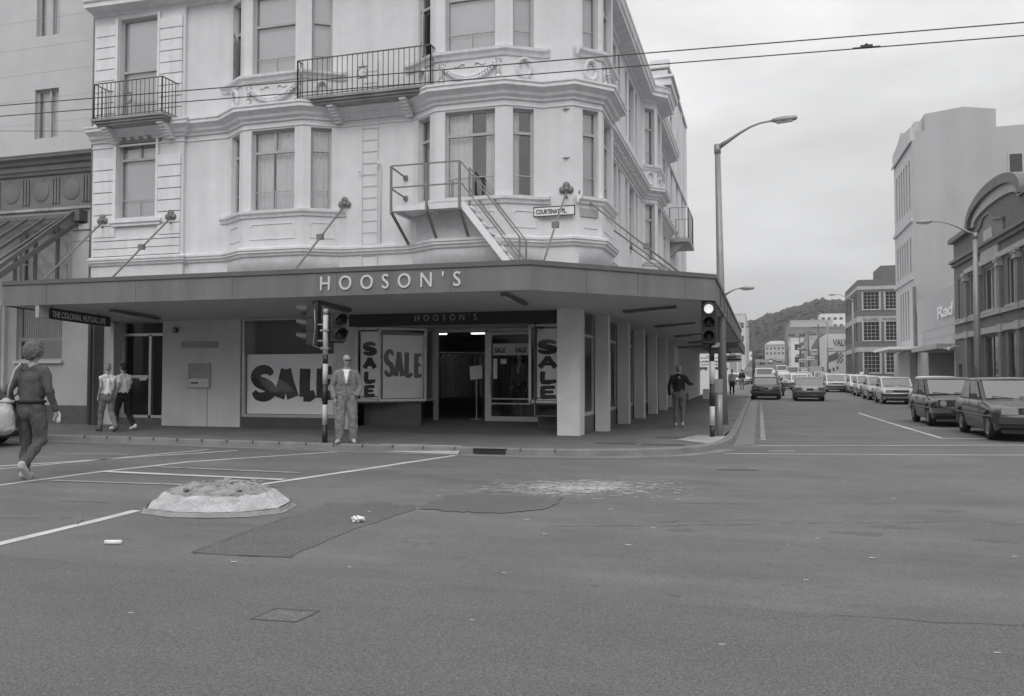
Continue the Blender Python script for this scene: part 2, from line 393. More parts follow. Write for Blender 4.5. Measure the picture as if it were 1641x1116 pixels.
while v<46: 
    mk.use('line'); u=.06+(v-19)*.0; mk.quad((u-.05,v,.0045),(u+.06,v,.0045),(u+.06,v+.2,.0045),(u-.05,v+.2,.0045)); v+=.42 if v<34 else .9
structure('road_markings',mk)
nr=MB(); pp_=[(-60+i*.5,5.25+.12*math.sin(i*.21)+random.uniform(-.02,.02)) for i in range(200)]
for a,b in zip(pp_,pp_[1:]): nr.quad((a[0],-13,.0025),(b[0],-13,.0025),(b[0],b[1],.0025),(a[0],a[1],.0025))
structure('road_resurfaced_strip',nr,'asphalt_near')
def ragged(mb,pts,z,seg=.12,j=.025):
    P=[]
    for a,b in zip(pts,pts[1:]+pts[:1]):
        L_=math.dist(a,b);k=max(1,int(L_/seg))
        for q in range(k): P.append((a[0]+(b[0]-a[0])*q/k+random.uniform(-j,j),a[1]+(b[1]-a[1])*q/k+random.uniform(-j,j),z))
    mb.quad(*P)
PATCH=[(-4.35,5.67),(-3.89,5.68),(-3.51,5.74),(-3.54,6.16),(-3.58,6.83),(-3.54,7.47),(-3.48,8.12),(-3.58,8.42),(-4.65,8.29),(-4.52,8.08),(-4.54,7.45),(-4.47,6.51),(-4.4,5.81)]
pt=MB(); ragged(pt,PATCH,.004,.16,.012)
structure('road_patch',pt,'patch')
ST_=[(-3.5,8.2),(-3.52,9.2),(-3.24,9.5),(-2.89,9.5),(-2.24,9.53),(-2.13,8.6),(-2.49,8.2),(-3.01,8.1)]
cx_,cy_=-2.85,8.8
pt=MB()
for i_,k_ in enumerate((1.0,.93,.84)):
    pt.use('stain' if i_<2 else 'stain2'); ragged(pt,[(cx_+(x-cx_)*k_,cy_+(y-cy_)*k_) for x,y in ST_],.0065+.0006*i_,.06,.05)
structure('road_stain',pt)
ck=MB(); 
def crack(pts,w,j=.05,z=.006): 
    P=[]
    for a,b in zip(pts,pts[1:]):
        L_=math.dist(a,b);k=max(1,int(L_/.12))
        for q in range(k): P.append((a[0]+(b[0]-a[0])*q/k+random.uniform(-j,j),a[1]+(b[1]-a[1])*q/k+random.uniform(-j,j)))
    P.append(pts[-1])
    for a,b in zip(P,P[1:]):
        t=(Vector(b)-Vector(a)); 
        if t.length<1e-4: continue
        if random.random()<.22: continue
        n=Vector((t.y,-t.x)).normalized()*w*random.uniform(.3,1)/2
        ck.quad((a[0]+n.x,a[1]+n.y,z),(b[0]+n.x,b[1]+n.y,z),(b[0]-n.x,b[1]-n.y,z),(a[0]-n.x,a[1]-n.y,z))
crack([(-4.33,5.63),(-3.9,5.67),(-3.47,5.72)],.03,.012); crack([(-4.34,5.64),(-4.5,7.3)],.014,.012)
crack([(-7.9,6.3),(-6.4,6.7),(-6.2,6.4)],.02,.02); crack([(-6.9,7.6),(-7.6,7.55)],.02,.02); crack([(-4.2,9.35),(-2.2,9.0),(0,9.6),(2,10.2)],.014,.02)
crack([(.4,5.25),(1.2,5.3),(2.1,5.45),(2.7,5.5)],.009,.03); crack([(2.1,5.55),(1.95,5.9),(1.85,6.4)],.011,.035)
crack([(-1.9,7.6),(-.9,7.9),(.3,8.4),(2.6,9.2)],.014,.02); crack([(-1.2,8.0),(.2,8.6)],.012,.03)
for i in range(34):
    u=random.uniform(-3,.6);v=random.uniform(5.4,7.3); crack([(u,v),(u+random.uniform(.03,.09),v+random.uniform(-.02,.03))],.009,.006)
stripe(ck,[(-.62,12.9),(-.05,13.0)],.07,.006)
structure('road_cracks',ck,'crack')
# scraped white scuffs
sf=MB()
for i in range(1500):
    u=random.gauss(-2.2,.46); v=10.35+ (u+2.15)*.25+random.gauss(0,.36)
    L_=random.uniform(.02,.13); a=random.gauss(.25,.3); w=random.uniform(.003,.009)
    n=Vector((-math.sin(a),math.cos(a)))*w; d=Vector((math.cos(a),math.sin(a)))*L_; z=.0045+i*2e-6
    sf.quad((u-n.x,v-n.y,z),(u+d.x-n.x,v+d.y-n.y,z),(u+d.x+n.x,v+d.y+n.y,z),(u+n.x,v+n.y,z))
for i in range(40):
    u=random.uniform(-4,3.5); v=random.uniform(4.,13); s_=random.uniform(.01,.03); z=.0045+.0012+i*2e-6
    sf.quad((u,v,z),(u+s_*2,v+.005,z),(u+s_*2,v+s_,z),(u,v+s_,z))
structure('road_scuffs',sf,'line')
ol=MB(); rs_=random.Random(11)
for i in range(34):
    u=rs_.uniform(-7,7); v=rs_.uniform(2.8,13.5) if i%2 else rs_.gauss(10.3,1.2); r0=rs_.uniform(.03,.16); k=9
    if v>13.6: continue
    ol.quad(*[(u+math.cos(6.2832*j/k)*r0*rs_.uniform(.7,1.5)*1.8,v+math.sin(6.2832*j/k)*r0*rs_.uniform(.6,1.2),.0010+i*1e-5+(.0022 if v<5.6 else 0)) for j in range(k)])
structure('oil_stains',ol,'stain2')

def cover(name,label,cat,poly,z,m,rim=None,lines=True):
    mb=MB(); mb.use(m); mb.quad(*[(x,y,z) for x,y in poly])
    mb.use('crack')
    for a,b in zip(poly,poly[1:]+poly[:1]): mb.obox((a[0],a[1],z-.003),(b[0]-a[0],b[1]-a[1],0),(.012,.012,0),(0,0,.005))
    o=mb.build(name); tag(o,label,cat); return o
cover('manhole_cover','small square utility cover set in the foreground road, lower left of centre','manhole cover',[(-2.83,4.2),(-2.55,4.22),(-2.53,4.45),(-2.81,4.43)],.004,'asphalt')
for (u0,u1,v0,v1,lab) in ((-3.05,-2.3,15.7,16.02,'long flush grating in the corner footpath, nearer the corner column'),(-2.13,-1.36,15.6,15.92,'long flush grating in the corner footpath, nearer the kerb'),(-2.1,-1.35,17.5,17.85,'dark cover strip in the footpath, farther back than the two gratings')):
    cover('footpath_grating',lab,'grating',[(u0,v0),(u1,v0+.03),(u1,v1+.03),(u0,v1)],.124,'crack')
sd=MB(); sd.box(-5.0,-4.35,14.10,14.2,.02,.1); sd.use('metal'); 
sdo=sd.build('storm_drain','crack') if False else None
s2=MB(); s2.use('black'); s2.box(-4.95,-4.35,14.165,14.22,.03,.1); s2.use('metal'); s2.box(-4.97,-4.33,14.16,14.3,.115,.135); tag(s2.build('storm_drain'),'dark slot drain cut into the kerb below the shop entrance','drain')
cp=MB(); ragged(cp,[(-1.65,17.2),(-.85,16.2),(-.72,17.0),(-.72,18.6),(-1.3,18.7)],.1245,.15,.03); structure('concrete_pad',cp,'concrete')
cr=MB()
cr.quad((-6.9,14.22,.009),(-5.2,14.05,.009),(-5.25,14.42,.13),(-6.9,14.42,.13)); structure('kerb_crossing',cr,'concrete')
# traffic island remains
def island():
    t=thing('traffic_island','broken concrete traffic island stub with a crumbled top, left foreground on the road','traffic island',(0,0,0))
    base=[(-6.05,7.12),(-5.63,7.01),(-5.25,7.08),(-4.92,7.24),(-4.74,7.55),(-4.86,8.0),(-5.1,8.28),(-5.5,8.45),(-6.0,8.45),(-6.35,8.2),(-6.4,7.85),(-6.25,7.4)]
    c=Vector((-5.62,7.75)); mb=MB(); rings=[]
    def ring(k,z,j):
        return [((c.x+(p[0]-c.x)*k+random.uniform(-j,j)),(c.y+(p[1]-c.y)*k+random.uniform(-j,j)),z+random.uniform(-j,j)*.6) for p in D]
    D=[]
    for a,b in zip(base,base[1:]+base[:1]):
        for q in range(4): D.append((a[0]+(b[0]-a[0])*q/4,a[1]+(b[1]-a[1])*q/4))
    n=len(D)
    mb.use('lineworn'); R0=ring(1.05,.0055,.004); 
    R1=ring(1.0,.005,.0); mb.quad(*R0) 
    mb.use('concrete'); L1=[ring(1.0,.004,0),ring(.99,.05,.006)]
    for q in L1: pass
    vs=L1[0]+L1[1]; mb.raw(vs,[(i,(i+1)%n,(i+1)%n+n,i+n) for i in range(n)])
    o1=mb.build('base',None,t)
    mb=MB(); mb.fixn=True
    levels=[ring(.965,.05,.0),ring(.93,.075,.008),ring(.86,.11,.012),ring(.80,.15,.016),ring(.73,.18,.02)]
    for A,B in zip(levels,levels[1:]): mb.raw(A+B,[(i,(i+1)%n,(i+1)%n+n,i+n) for i in range(n)])
    mb.build('sloped_side','white_conc',t)
    mb=MB(); mb.fixn=True; lv=[levels[-1]]+[ring(k,z,.03) for k,z in ((.68,.19),(.60,.205),(.50,.235),(.40,.24),(.30,.25),(.2,.235),(.1,.19))]
    for A,B in zip(lv,lv[1:]): mb.raw(A+B,[(i,(i+1)%n,(i+1)%n+n,i+n) for i in range(n)])
    mb.raw(lv[-1],[tuple(range(n))]); mb.build('crumbled_top','rubble',t)
    for i in range(16):
        a=random.uniform(0,6.28); r=random.uniform(.1,.75); x,y=c.x+math.cos(a)*r*.75,c.y+math.sin(a)*r*.6; s_=random.uniform(.02,.06)
        k=MB(); k.ball((x,y,.225+s_*.1),(s_,s_*random.uniform(.6,1),s_*random.uniform(.4,.8)),6,4)
        k.v=[(p[0]+random.uniform(-.2,.2)*s_,p[1]+random.uniform(-.2,.2)*s_,p[2]+random.uniform(-.2,.2)*s_) for p in k.v]; k.sm=[False]*len(k.sm)
        k.build('rubble_lump','rubble',t)
M['white_conc']=mat('whitened_concrete',.42,.9,3.5,.18,.7,fine=.2,bscale=30,layers=[(9,.18,5,None)])
M['rubble']=mat('broken_concrete',.26,.95,8,.4,.9,fine=.2)
island()
def crumple(label,name,c,s,m='white'):
    mb=MB(); mb.ball(c,(s,s*.6,s*.35),9,6); mb.v=[(x+random.uniform(-.3,.3)*s,y+random.uniform(-.3,.3)*s,max(.004,z+random.uniform(-.25,.3)*s)) for x,y,z in mb.v]; mb.sm=[False]*len(mb.sm)
    return tag(mb.build(name,m),label,'litter')
crumple('crumpled white paper lying on the dark road patch','crumpled_paper',(-3.71,7.26,.03),.065)
mb=MB(); mb.tube([(-5.25,5.72,.018),(-5.12,5.76,.018)],.02,8); tag(mb.build('drink_can','white'),'flattened pale can lying on the road below the traffic island','can')
# ------------------------------------------------------------------ people
def V(*a): return Vector(a)
def caps(mb,pts,rad,n=12,sq=(1,1)):
    mb.tube(pts,rad,n)
    for p,r in ((pts[0],rad[0]),(pts[-1],rad[-1])): mb.ball(p,r,n,8)
    for p,r in list(zip(pts,rad))[1:-1]: mb.ball(p,r,n,8)
def fused(mb,name,m,parent,vox=.010,smooth=3,fold=0,fscale=9,stretch=(1,1,.5)):
    me=bpy.data.meshes.new('tmp'); me.from_pydata([tuple(v) for v in mb.v],[],mb.f); ob=bpy.data.objects.new('tmp',me); col.objects.link(ob)
    md=ob.modifiers.new('r','REMESH'); md.mode='VOXEL'; md.voxel_size=vox
    if smooth: s=ob.modifiers.new('s','SMOOTH'); s.factor=.5; s.iterations=smooth
    dg=bpy.context.evaluated_depsgraph_get(); dg.update()
    out=bpy.data.meshes.new_from_object(ob.evaluated_get(dg)); bpy.data.objects.remove(ob)
    if fold:
        for v in out.vertices:
            p=v.co; q=V(p.x*fscale*stretch[0],p.y*fscale*stretch[1],p.z*fscale*stretch[2])
            d=noise.noise(q)*fold+noise.noise(q*2.3)*fold*.5
            v.co=p+v.normal*d
    out.materials.clear(); out.materials.append(M[m])
    for p in out.polygons: p.use_smooth=True
    o=bpy.data.objects.new(name,out); col.objects.link(o); o.parent=parent; return o
def hand(mb,w,d,side,palmn,curl=.5,sc=1.0):
    """w wrist, d direction of the hand, palmn palm normal"""
    d=d.normalized(); nrm=(palmn-d*palmn.dot(d)).normalized(); s=d.cross(nrm)*side
    p0=w; p1=w+d*.085*sc
    mb.raw([],[])
    for k in (-1,-.35,.35,1): caps(mb,[p0+s*.018*k*sc,p1+s*.032*k*sc],[.014*sc,.0135*sc],8)
    for k,L_,r in ((-1,.062,.0095),(-.35,.078,.010),(.35,.083,.0102),(1,.074,.010)):
        b=p1+s*.030*k*sc; a1=d*math.cos(curl*.7)+nrm*math.sin(curl*.7); a2=d*math.cos(curl*1.9)+nrm*math.sin(curl*1.9)
        m_=b+a1*L_*.5*sc; e=m_+a2*L_*.5*sc; caps(mb,[b,m_,e],[r*sc,r*.95*sc,r*.8*sc],8)
    b=p0+d*.025*sc+s*.028*sc; m_=b+(s*.75+d*.6+nrm*.3).normalized()*.04*sc; e=m_+(s*.2+d*.9+nrm*.45).normalized()*.032*sc; caps(mb,[b,m_,e],[.013*sc,.0115*sc,.009*sc],8)
def person(name_label,loc,rz,height,pose,clothes,hair,top='jumper',legs='jeans',shoe='shoe',sleeve=1.0,glasses=False,headturn=0,fat=1.0,cat='person',vox=.010,loose=0,collar=None,belt=None,group=None,tilt=0):
    t=thing('person',name_label,cat,loc,R(rz),group); sc_=height/1.75; t.scale=(sc_,)*3
    P={k:V(*v) for k,v in pose.items()}
    lo=loose
    hipc=P['hip']; chest=P['chest']; neck=P['neck']; head=P['head']
    sl,sr=P['shL'],P['shR']; 
    B=MB()
    # torso
    caps(B,[hipc,hipc.lerp(chest,.5),chest],[.115*fat,.105*fat,.125*fat],14)
    xs=(sr-sl).normalized()
    for p,r in ((hipc,(.155*fat,.105*fat,.12)),(chest-V(0,0,.02),(.16*fat,.105*fat,.17))): B.ball(p,r,16,10)
    caps(B,[sl,sl.lerp(neck,.55)+V(0,0,-.02),neck-V(0,0,.03),sr.lerp(neck,.55)+V(0,0,-.02),sr],[.05,.058,.06,.058,.05],12)
    caps(B,[chest+V(0,0,.12),neck,head-V(0,0,.06)],[.07,.052,.050],12)
    # head
    f=V(math.sin(R(-headturn)),math.cos(R(-headturn)),0); s_=V(f.y,-f.x,0); up=V(0,0,1); f=(f-up*tilt).normalized()
    def hp(x,y,z): return head+s_*x+f*y+up*z
    def hball(x,y,z,a,b,c,mbx=B,n=14,m=10):
        q=MB(); q.ball((0,0,0),(a,b,c),n,m); mbx.raw([hp(x,y,z)+s_*v[0]+f*v[1]+up*v[2] for v in [Vector(w) for w in q.v]],q.f,True)
    hball(0,-.012,.03,.077,.095,.088); hball(0,.018,-.035,.058,.068,.078); hball(0,.045,-.085,.032,.03,.028); hball(0,.088,-.015,.011,.020,.024); hball(0,.083,.028,.05,.012,.010)
    hball(-.077,-.005,-.01,.009,.018,.03); hball(.077,-.005,-.01,.009,.018,.03); hball(0,.078,-.058,.022,.008,.006)
    for sx in (-1,1): hball(.03*sx,.062,-.035,.02,.015,.018)
    # arms
    for side,a,b,c in ((-1,sl,P['elL'],P['wrL']),(1,sr,P['elR'],P['wrR'])):
        caps(B,[a,b,c],[.048,.038,.027],12)
        d=P.get('hdL' if side<0 else 'hdR',(c-b)); nn=P.get('pnL' if side<0 else 'pnR',V(-side,0,0)); 
        if not (side>0 and 'hideR' in P) and not (side<0 and 'hideL' in P): hand(B,c+ (c-b).normalized()*.01,d,side,nn,.55)
    for h,k,a in (('hL','knL','anL'),('hR','knR','anR')):
        caps(B,[P[h],P[k],P[a]],[.082*fat,.054,.038],12)
    for a,toe in (('anL','toL'),('anR','toR')):
        an,to=P[a],P[toe]; d=(to-an); heel=an-V(d.x,d.y,0).normalized()*.04-V(0,0,.035); caps(B,[heel,to],[.035,.03],10)
    fused(B,'body','skin',t,vox=min(vox,.009),smooth=2)
    # eyes / mouth
    e=MB(); 
    for sx in (-1,1): hball(.031*sx,.083,.0,.010,.006,.006,e,8,6)
    hball(0,.093,-.060,.020,.004,.003,e,8,5); e.build('face_features','haird',t)
    # shoes
    for a,toe in (('anL','toL'),('anR','toR')):
        S=MB(); an,to=P[a],P[toe]; d=(to-an); dn=V(d.x,d.y,0).normalized(); q=d.normalized()
        heel=an-dn*.045-V(0,0,.035) if abs(d.z)<.12 else an-dn*.03-V(0,0,.03)
        caps(S,[heel,heel.lerp(to,.5)+V(0,0,.008),to],[.046,.045,.036],10); caps(S,[heel+V(0,0,.03),an],[.045,.044],10)
        fused(S,'shoe',shoe,t,vox=.012,smooth=1)
    # trousers
    if legs:
        T=MB(); w=lo
        for h,k,a in (('hL','knL','anL'),('hR','knR','anR')):
            an=P[a]+ (P[k]-P[a]).normalized()*.02
            caps(T,[P[h],P[h].lerp(P[k],.5),P[k],P[k].lerp(an,.5),an],[(.102+w*.2)*fat,.088+w*.7,.072+w,.066+w*1.1,.058+w*1.2],12)
        T.ball(hipc,(.168*fat,.122*fat,.13),16,10); T.ball(hipc+V(0,0,.07),(.15*fat,.108*fat,.08),14,8)
        T.ball((P['hL']+P['hR'])/2-V(0,.035,.04),(.15*fat,.10*fat,.10),14,8)
        fused(T,'trousers',legs,t,vox=vox*1.1,smooth=2,fold=.019,stretch=(1.5,1.5,.9))
    # top
    T=MB(); caps(T,[hipc+V(0,0,.06),hipc.lerp(chest,.55),chest],[(.122+lo*.6)*fat,(.12+lo*.4)*fat,(.135+lo*.2)*fat],14)
    T.ball(hipc+V(0,0,.05),((.165+lo*.4)*fat,(.12+lo*.4)*fat,.09),16,8); T.ball(chest-V(0,0,.06),((.165+lo*.3)*fat,(.118+lo*.3)*fat,.2),16,10)
    caps(T,[sl,sl.lerp(neck,.5)-V(0,0,.02),chest+V(0,0,.14),sr.lerp(neck,.5)-V(0,0,.02),sr],[.061+lo*.3,.07,.072,.07,.061+lo*.3],12)
    for s0_ in (sl,sr): caps(T,[s0_,chest.lerp(s0_,.5)-V(0,0,.03),hipc.lerp(chest,.45)+V(s0_.x*.55,0,0)],[.062,.10+lo*.3,.085+lo*.4],10)
    for a,b,c in ((sl,P['elL'],P['wrL']),(sr,P['elR'],P['wrR'])):
        if sleeve>=1: caps(T,[a,b,b.lerp(c,.93)],[.063+lo*.3,.053+lo*.6,.040+lo*.6],12)
        elif sleeve>0: caps(T,[a,a.lerp(b,sleeve)],[.064,.058],12)
    fused(T,'top',top,t,vox=vox,smooth=2,fold=.018,fscale=11)
    if belt:
        T=MB(); q=[]; 
        for k in range(25): a=k/24*6.2832; q.append(hipc+V(.172*fat*math.cos(a),.130*fat*math.sin(a),.0+belt))
        T.tube(q,.020,6,False); T.build('belt','blackc',t)
    # hair
    Hh=MB()
    if hair=='curly':
        rr=random.Random(3)
        for i in range(230):
            a=rr.uniform(0,6.28); z=rr.uniform(-.75,1); r=math.sqrt(max(0,1-z*z)); x,y=math.cos(a)*r,math.sin(a)*r
            if y>.5 and z<.4: continue
            hball(x*.10,-.022+y*.112,.028+z*.118-(.03 if y<0 else 0),.027,.027,.027,Hh,7,5)
        hball(0,-.025,.03,.095,.105,.105,Hh); hball(0,-.055,-.04,.075,.06,.07,Hh)
        ho=fused(Hh,'hair','hairl',t,vox=.009,smooth=0,fold=.006,fscale=40,stretch=(1,1,1))
    elif hair=='short':
        hball(0,-.02,.045,.084,.098,.088,Hh); hball(0,-.05,-.005,.078,.06,.07,Hh); fused(Hh,'hair',clothes.get('hair','haird'),t,vox=.009,smooth=1,fold=.006,fscale=30,stretch=(1,1,1))
    elif hair=='bald':
        for sx in (-1,1): hball(.068*sx,-.035,.01,.016,.045,.045,Hh)
        hball(0,-.085,.0,.06,.022,.06,Hh); fused(Hh,'hair','haird',t,vox=.008,smooth=1,fold=.004,fscale=40,stretch=(1,1,1))
    if glasses:
        G=MB()
        for sx in (-1,1):
            q=[hp(sx*.032+.023*math.cos(a),.100,.0+.018*math.sin(a)) for a in [6.2832*k/14 for k in range(15)]]; G.tube(q,.005,6,False); G.quad(*[hp(sx*.032+.021*math.cos(a),.0985,.016*math.sin(a)) for a in [6.2832*k/10 for k in range(10)]])
            G.tube([hp(sx*.062,.098,.006),hp(sx*.078,.0,.004)],.004,5)
        G.tube([hp(-.008,.102,.004),hp(.008,.102,.004)],.004,5); G.build('spectacles','black',t)
    return t,P
ST=dict(hip=(0,0,.95),chest=(0,0,1.27),neck=(0,-.005,1.47),head=(0,.015,1.635),shL=(-.165,0,1.385),shR=(.165,0,1.385),elL=(-.235,-.02,1.13),elR=(.235,-.02,1.13),wrL=(-.24,.06,.89),wrR=(.24,.06,.89),
        hL=(-.088,0,.90),hR=(.088,0,.90),knL=(-.10,.02,.49),knR=(.10,.02,.49),anL=(-.105,-.01,.09),anR=(.105,-.01,.09),toL=(-.135,.16,.035),toR=(.135,.16,.035))
def pose(**k): p=dict(ST); p.update(k); return p
# walking man, left foreground, seen from behind
p1=pose(hip=(0,0,.95),chest=(.0,.03,1.27),head=(.01,.05,1.64),neck=(0,.02,1.47),
        knL=(-.09,.06,.50),anL=(-.10,.05,.09),toL=(-.12,.22,.035),hL=(-.088,.01,.90),
        hR=(.088,-.01,.90),knR=(.13,.02,.50),anR=(.11,-.30,.23),toR=(.12,-.20,.055),
        elR=(.26,-.03,1.12),wrR=(.28,.07,.89),elL=(-.25,-.08,1.13),wrL=(-.24,.02,.92),shL=(-.165,.03,1.39),shR=(.17,0,1.385),hdR=(.05,.2,-1),hdL=(0,.3,-1))
A,_=person('man with curly fair hair and dark sweatshirt walking away at the left edge',(-9.50,8.97,.004),14,1.86,p1,{},'curly','jumper','jeans','shoe',1.0,headturn=-18,belt=.045,vox=.009)
A['category']='person'
def bagmesh():
    bg=thing('shoulder_bag','pale canvas drawstring bag slung at the left side of the curly-haired walker','bag',(-9.50,8.97,.004),R(14)); k=1.86/1.75; bg.scale=(k,k,k)
    T=MB(); caps(T,[V(-.22,-.15,1.0),V(-.23,-.18,.84),V(-.24,-.18,.70)],[.055,.115,.125],14); T.ball((-.24,-.18,.66),(.14,.10,.08),14,8); fused(T,'sack','canvas',bg,vox=.012,smooth=3,fold=.012,fscale=7,stretch=(1.6,1.6,.5))
    T=MB(); T.tube([V(-.22,-.14,1.04),V(-.19,-.15,1.20),V(-.13,-.14,1.40),V(-.12,-.03,1.49),V(-.12,.10,1.42),V(-.18,.16,1.2),V(-.27,.0,1.02)],.013,6); T.build('strap','canvas',bg)
    T=MB(); T.tube([V(-.22+.07*math.cos(a),-.15+.06*math.sin(a),1.0) for a in [k_/12*6.2832 for k_ in range(13)]],.02,6); T.build('drawstring','canvas',bg)
bagmesh()
nw=thing('carried_parcel','crumpled white parcel held in the right hand of the curly-haired walker','parcel',(-9.50,8.97,.004),R(14)); T=MB(); caps(T,[V(.27,.14,.80),V(.26,.17,.88)],[.045,.04],10); fused(T,'wrapper','white',nw,vox=.014,smooth=0,fold=.03,fscale=14)
# two youths at the left
py=pose(hip=(0,0,.95),chest=(0,.03,1.27),head=(0,.06,1.635),neck=(0,.03,1.47),knL=(-.09,.14,.52),anL=(-.09,.20,.10),toL=(-.1,.36,.045),hL=(-.088,.01,.90),
        knR=(.09,-.03,.50),anR=(.09,-.30,.13),toR=(.1,-.15,.035),elL=(-.22,-.10,1.15),wrL=(-.22,.02,.92),elR=(.22,.04,1.13),wrR=(.2,.16,.92))
person('fair cropped youth in white sleeveless top and grey jeans walking left',(-14.45,15.75,.124),68,1.58,py,{'hair':'hairg'},'short','tee','jeansl','shoed',.0,headturn=10)
person('dark haired youth in white shirt and black trousers beside the office door',(-14.62,16.45,.124),80,1.6,py,{'hair':'haird'},'short','tee','blackc','tee',.55)
# man in overalls
po_=pose(hip=(0,0,.93),knL=(-.13,.03,.49),anL=(-.135,-.01,.09),knR=(.12,.02,.49),anR=(.13,-.01,.09),toL=(-.17,.15,.035),toR=(.18,.14,.035),
         elR=(.29,-.05,1.12),wrR=(.235,.08,.90),hdR=(-.12,.15,-1),elL=(-.28,-.06,1.13),wrL=(-.20,.06,.95),hideL=(0,0,0),pnR=(-.6,-.4,0),chest=(0,-.01,1.26),hL=(-.09,0,.88),hR=(.09,0,.88))
B_,PP=person('balding man in grey boiler suit and dark glasses standing at the kerb',(-7.62,14.42,.124),-155,1.70,po_,{},'bald','overall','overall','shoe',1.0,glasses=True,headturn=22,loose=.022,fat=1.08)
T=MB(); T.fixn=True; T.raw([(-.055,.132,1.42),(.055,.132,1.42),(.0,.168,1.16),(-.055,.10,1.46),(.055,.10,1.46)],[(0,1,2)],False); T.quad((-.075,.100,1.455),(.075,.100,1.455),(.05,.150,1.34),(-.05,.150,1.34)); T.quad((-.05,.150,1.34),(.05,.150,1.34),(.0,.164,1.17)); T.build('white_shirt','tee',B_)
T=MB(); T.obox((-.085,.118,1.44),(.03,0,0),(.05,.06,-.26),(0,.012,0)); T.obox((.085,.118,1.44),(-.03,0,0),(-.05,.06,-.26),(0,.012,0)); T.build('collar','overall',B_)
T=MB(); 
for sx in (-1,1): T.box(sx*.05,sx*.14,.150,.158,1.19,1.205)
T.box(-.004,.004,.155,.162,.95,1.16); T.build('seam','neighdk',B_)
# man in dark jumper walking away
pw=pose(elR=(.31,-.04,1.19),wrR=(.36,.12,1.20),elL=(-.27,-.05,1.13),wrL=(-.26,.02,.89),knL=(-.09,.03,.49),anL=(-.09,-.02,.09),toL=(-.1,.14,.035),knR=(.1,.05,.5),anR=(.1,-.05,.10),toR=(.12,.1,.03),head=(0,.05,1.60),neck=(0,.02,1.46))
person('grey haired man in black jumper walking away under the side awning',(-1.98,21.6,.124),5,1.60,pw,{'hair':'hairg'},'short','blackc','trouser','shoe',1.0)
pz=pose(knR=(.1,.1,.5),anR=(.1,.1,.09),toR=(.1,.26,.035),anL=(-.1,-.2,.12),toL=(-.1,-.06,.03))
for i,(u,v,rz,lb,tp,lg,h) in enumerate(((-1.75,57,180,'distant person in pale top coming along the left footpath','paint_cream','blackc',1.68),(-1.4,72,0,'small distant person in dark coat far along the left footpath','blackc','trouser',1.7),
    (9.6,84,180,'distant person in dark coat on the right footpath by the brick works','jumper','blackc',1.7),(9.9,90,0,'distant person in pale jacket on the right footpath','tee','trouser',1.7))):
    person(lb,(u,v,zg(v)+.124),rz,h,pz,{'hair':'haird'},'short',tp,lg,'shoed',1.0,vox=.03)
person('dim figure standing inside the shop behind the glass door',(-6.0,20.9,.302),175,1.7,ST,{'hair':'haird'},'short','jumper','blackc','shoed',1.0,vox=.02)
# ------------------------------------------------------------------ the corner building
PLAN=[(-16.75,17.6),(-13.92,17.6),(-13.92,17.7),(-12.68,17.7),(-11.94,17.25),(-10.3,17.25),(-9.56,17.7),(-7.68,17.7),(-6.94,17.25),(-5.3,17.25),(-4.56,17.7),(-3.88,17.7),(-3.78,17.8),
      (-3.33,18.25),(-3.33,19.75),(-3.78,20.2),(-3.78,28.3),(-3.33,28.75),(-3.33,30.3),(-3.78,30.75),(-3.78,37.2)]
def outn(a,b):
    t=Vector((b[0]-a[0],b[1]-a[1])).normalized(); return Vector((t.y,-t.x))
def miter(path,d):
    out=[]
    for i,p in enumerate(path):
        if i==0: n=outn(path[0],path[1]); k=1
        elif i==len(path)-1: n=outn(path[-2],path[-1]); k=1
        else:
            n1=outn(path[i-1],p); n2=outn(p,path[i+1]); n=(n1+n2).normalized(); k=1/max(.5,n.dot(n1))
        out.append((p[0]+n.x*d*k,p[1]+n.y*d*k))
    return out
def sweep(mb,path,prof,cap=True):
    """profile = list of (offset, z) from bottom inner round to top inner"""
    rows=[[(x,y,z) for x,y in miter(path,d)] for d,z in prof]
    n=len(path); vs=[p for r in rows for p in r]; fs=[]
    for j in range(len(rows)-1):
        for i in range(n-1): fs.append((j*n+i,j*n+i+1,(j+1)*n+i+1,(j+1)*n+i))
    if cap: fs.append(tuple(j*n for j in range(len(rows)))[::-1]); fs.append(tuple(j*n+n-1 for j in range(len(rows))))
    mb.raw(vs,fs)
def wallseg(mb,a,b,z0,z1,holes=(),depth=.14):
    """wall strip from plan point a to b; holes (s0,s1,z0,z1) measured in metres from a"""
    a=Vector((a[0],a[1],0)); b=Vector((b[0],b[1],0)); t=(b-a); L_=t.length; t/=L_; nn=Vector((t.y,-t.x,0)); inn=-nn*depth
    xs=sorted({0,L_}|{h[0] for h in holes}|{h[1] for h in holes}); zs=sorted({z0,z1}|{h[2] for h in holes}|{h[3] for h in holes})
    P=lambda s,z:a+t*s+Vector((0,0,z))
    for x0,x1 in zip(xs,xs[1:]):
        for y0,y1 in zip(zs,zs[1:]):
            cx,cz=(x0+x1)/2,(y0+y1)/2
            if any(h[0]<cx<h[1] and h[2]<cz<h[3] for h in holes): continue
            mb.quad(P(x0,y0),P(x1,y0),P(x1,y1),P(x0,y1))
    for s0,s1,h0,h1 in holes:
        mb.quad(P(s0,h0),P(s0,h1),P(s0,h1)+inn,P(s0,h0)+inn); mb.quad(P(s1,h1),P(s1,h0),P(s1,h0)+inn,P(s1,h1)+inn)
        mb.quad(P(s0,h0)+inn,P(s1,h0)+inn,P(s1,h0),P(s0,h0)); mb.quad(P(s0,h1),P(s1,h1),P(s1,h1)+inn,P(s0,h1)+inn)
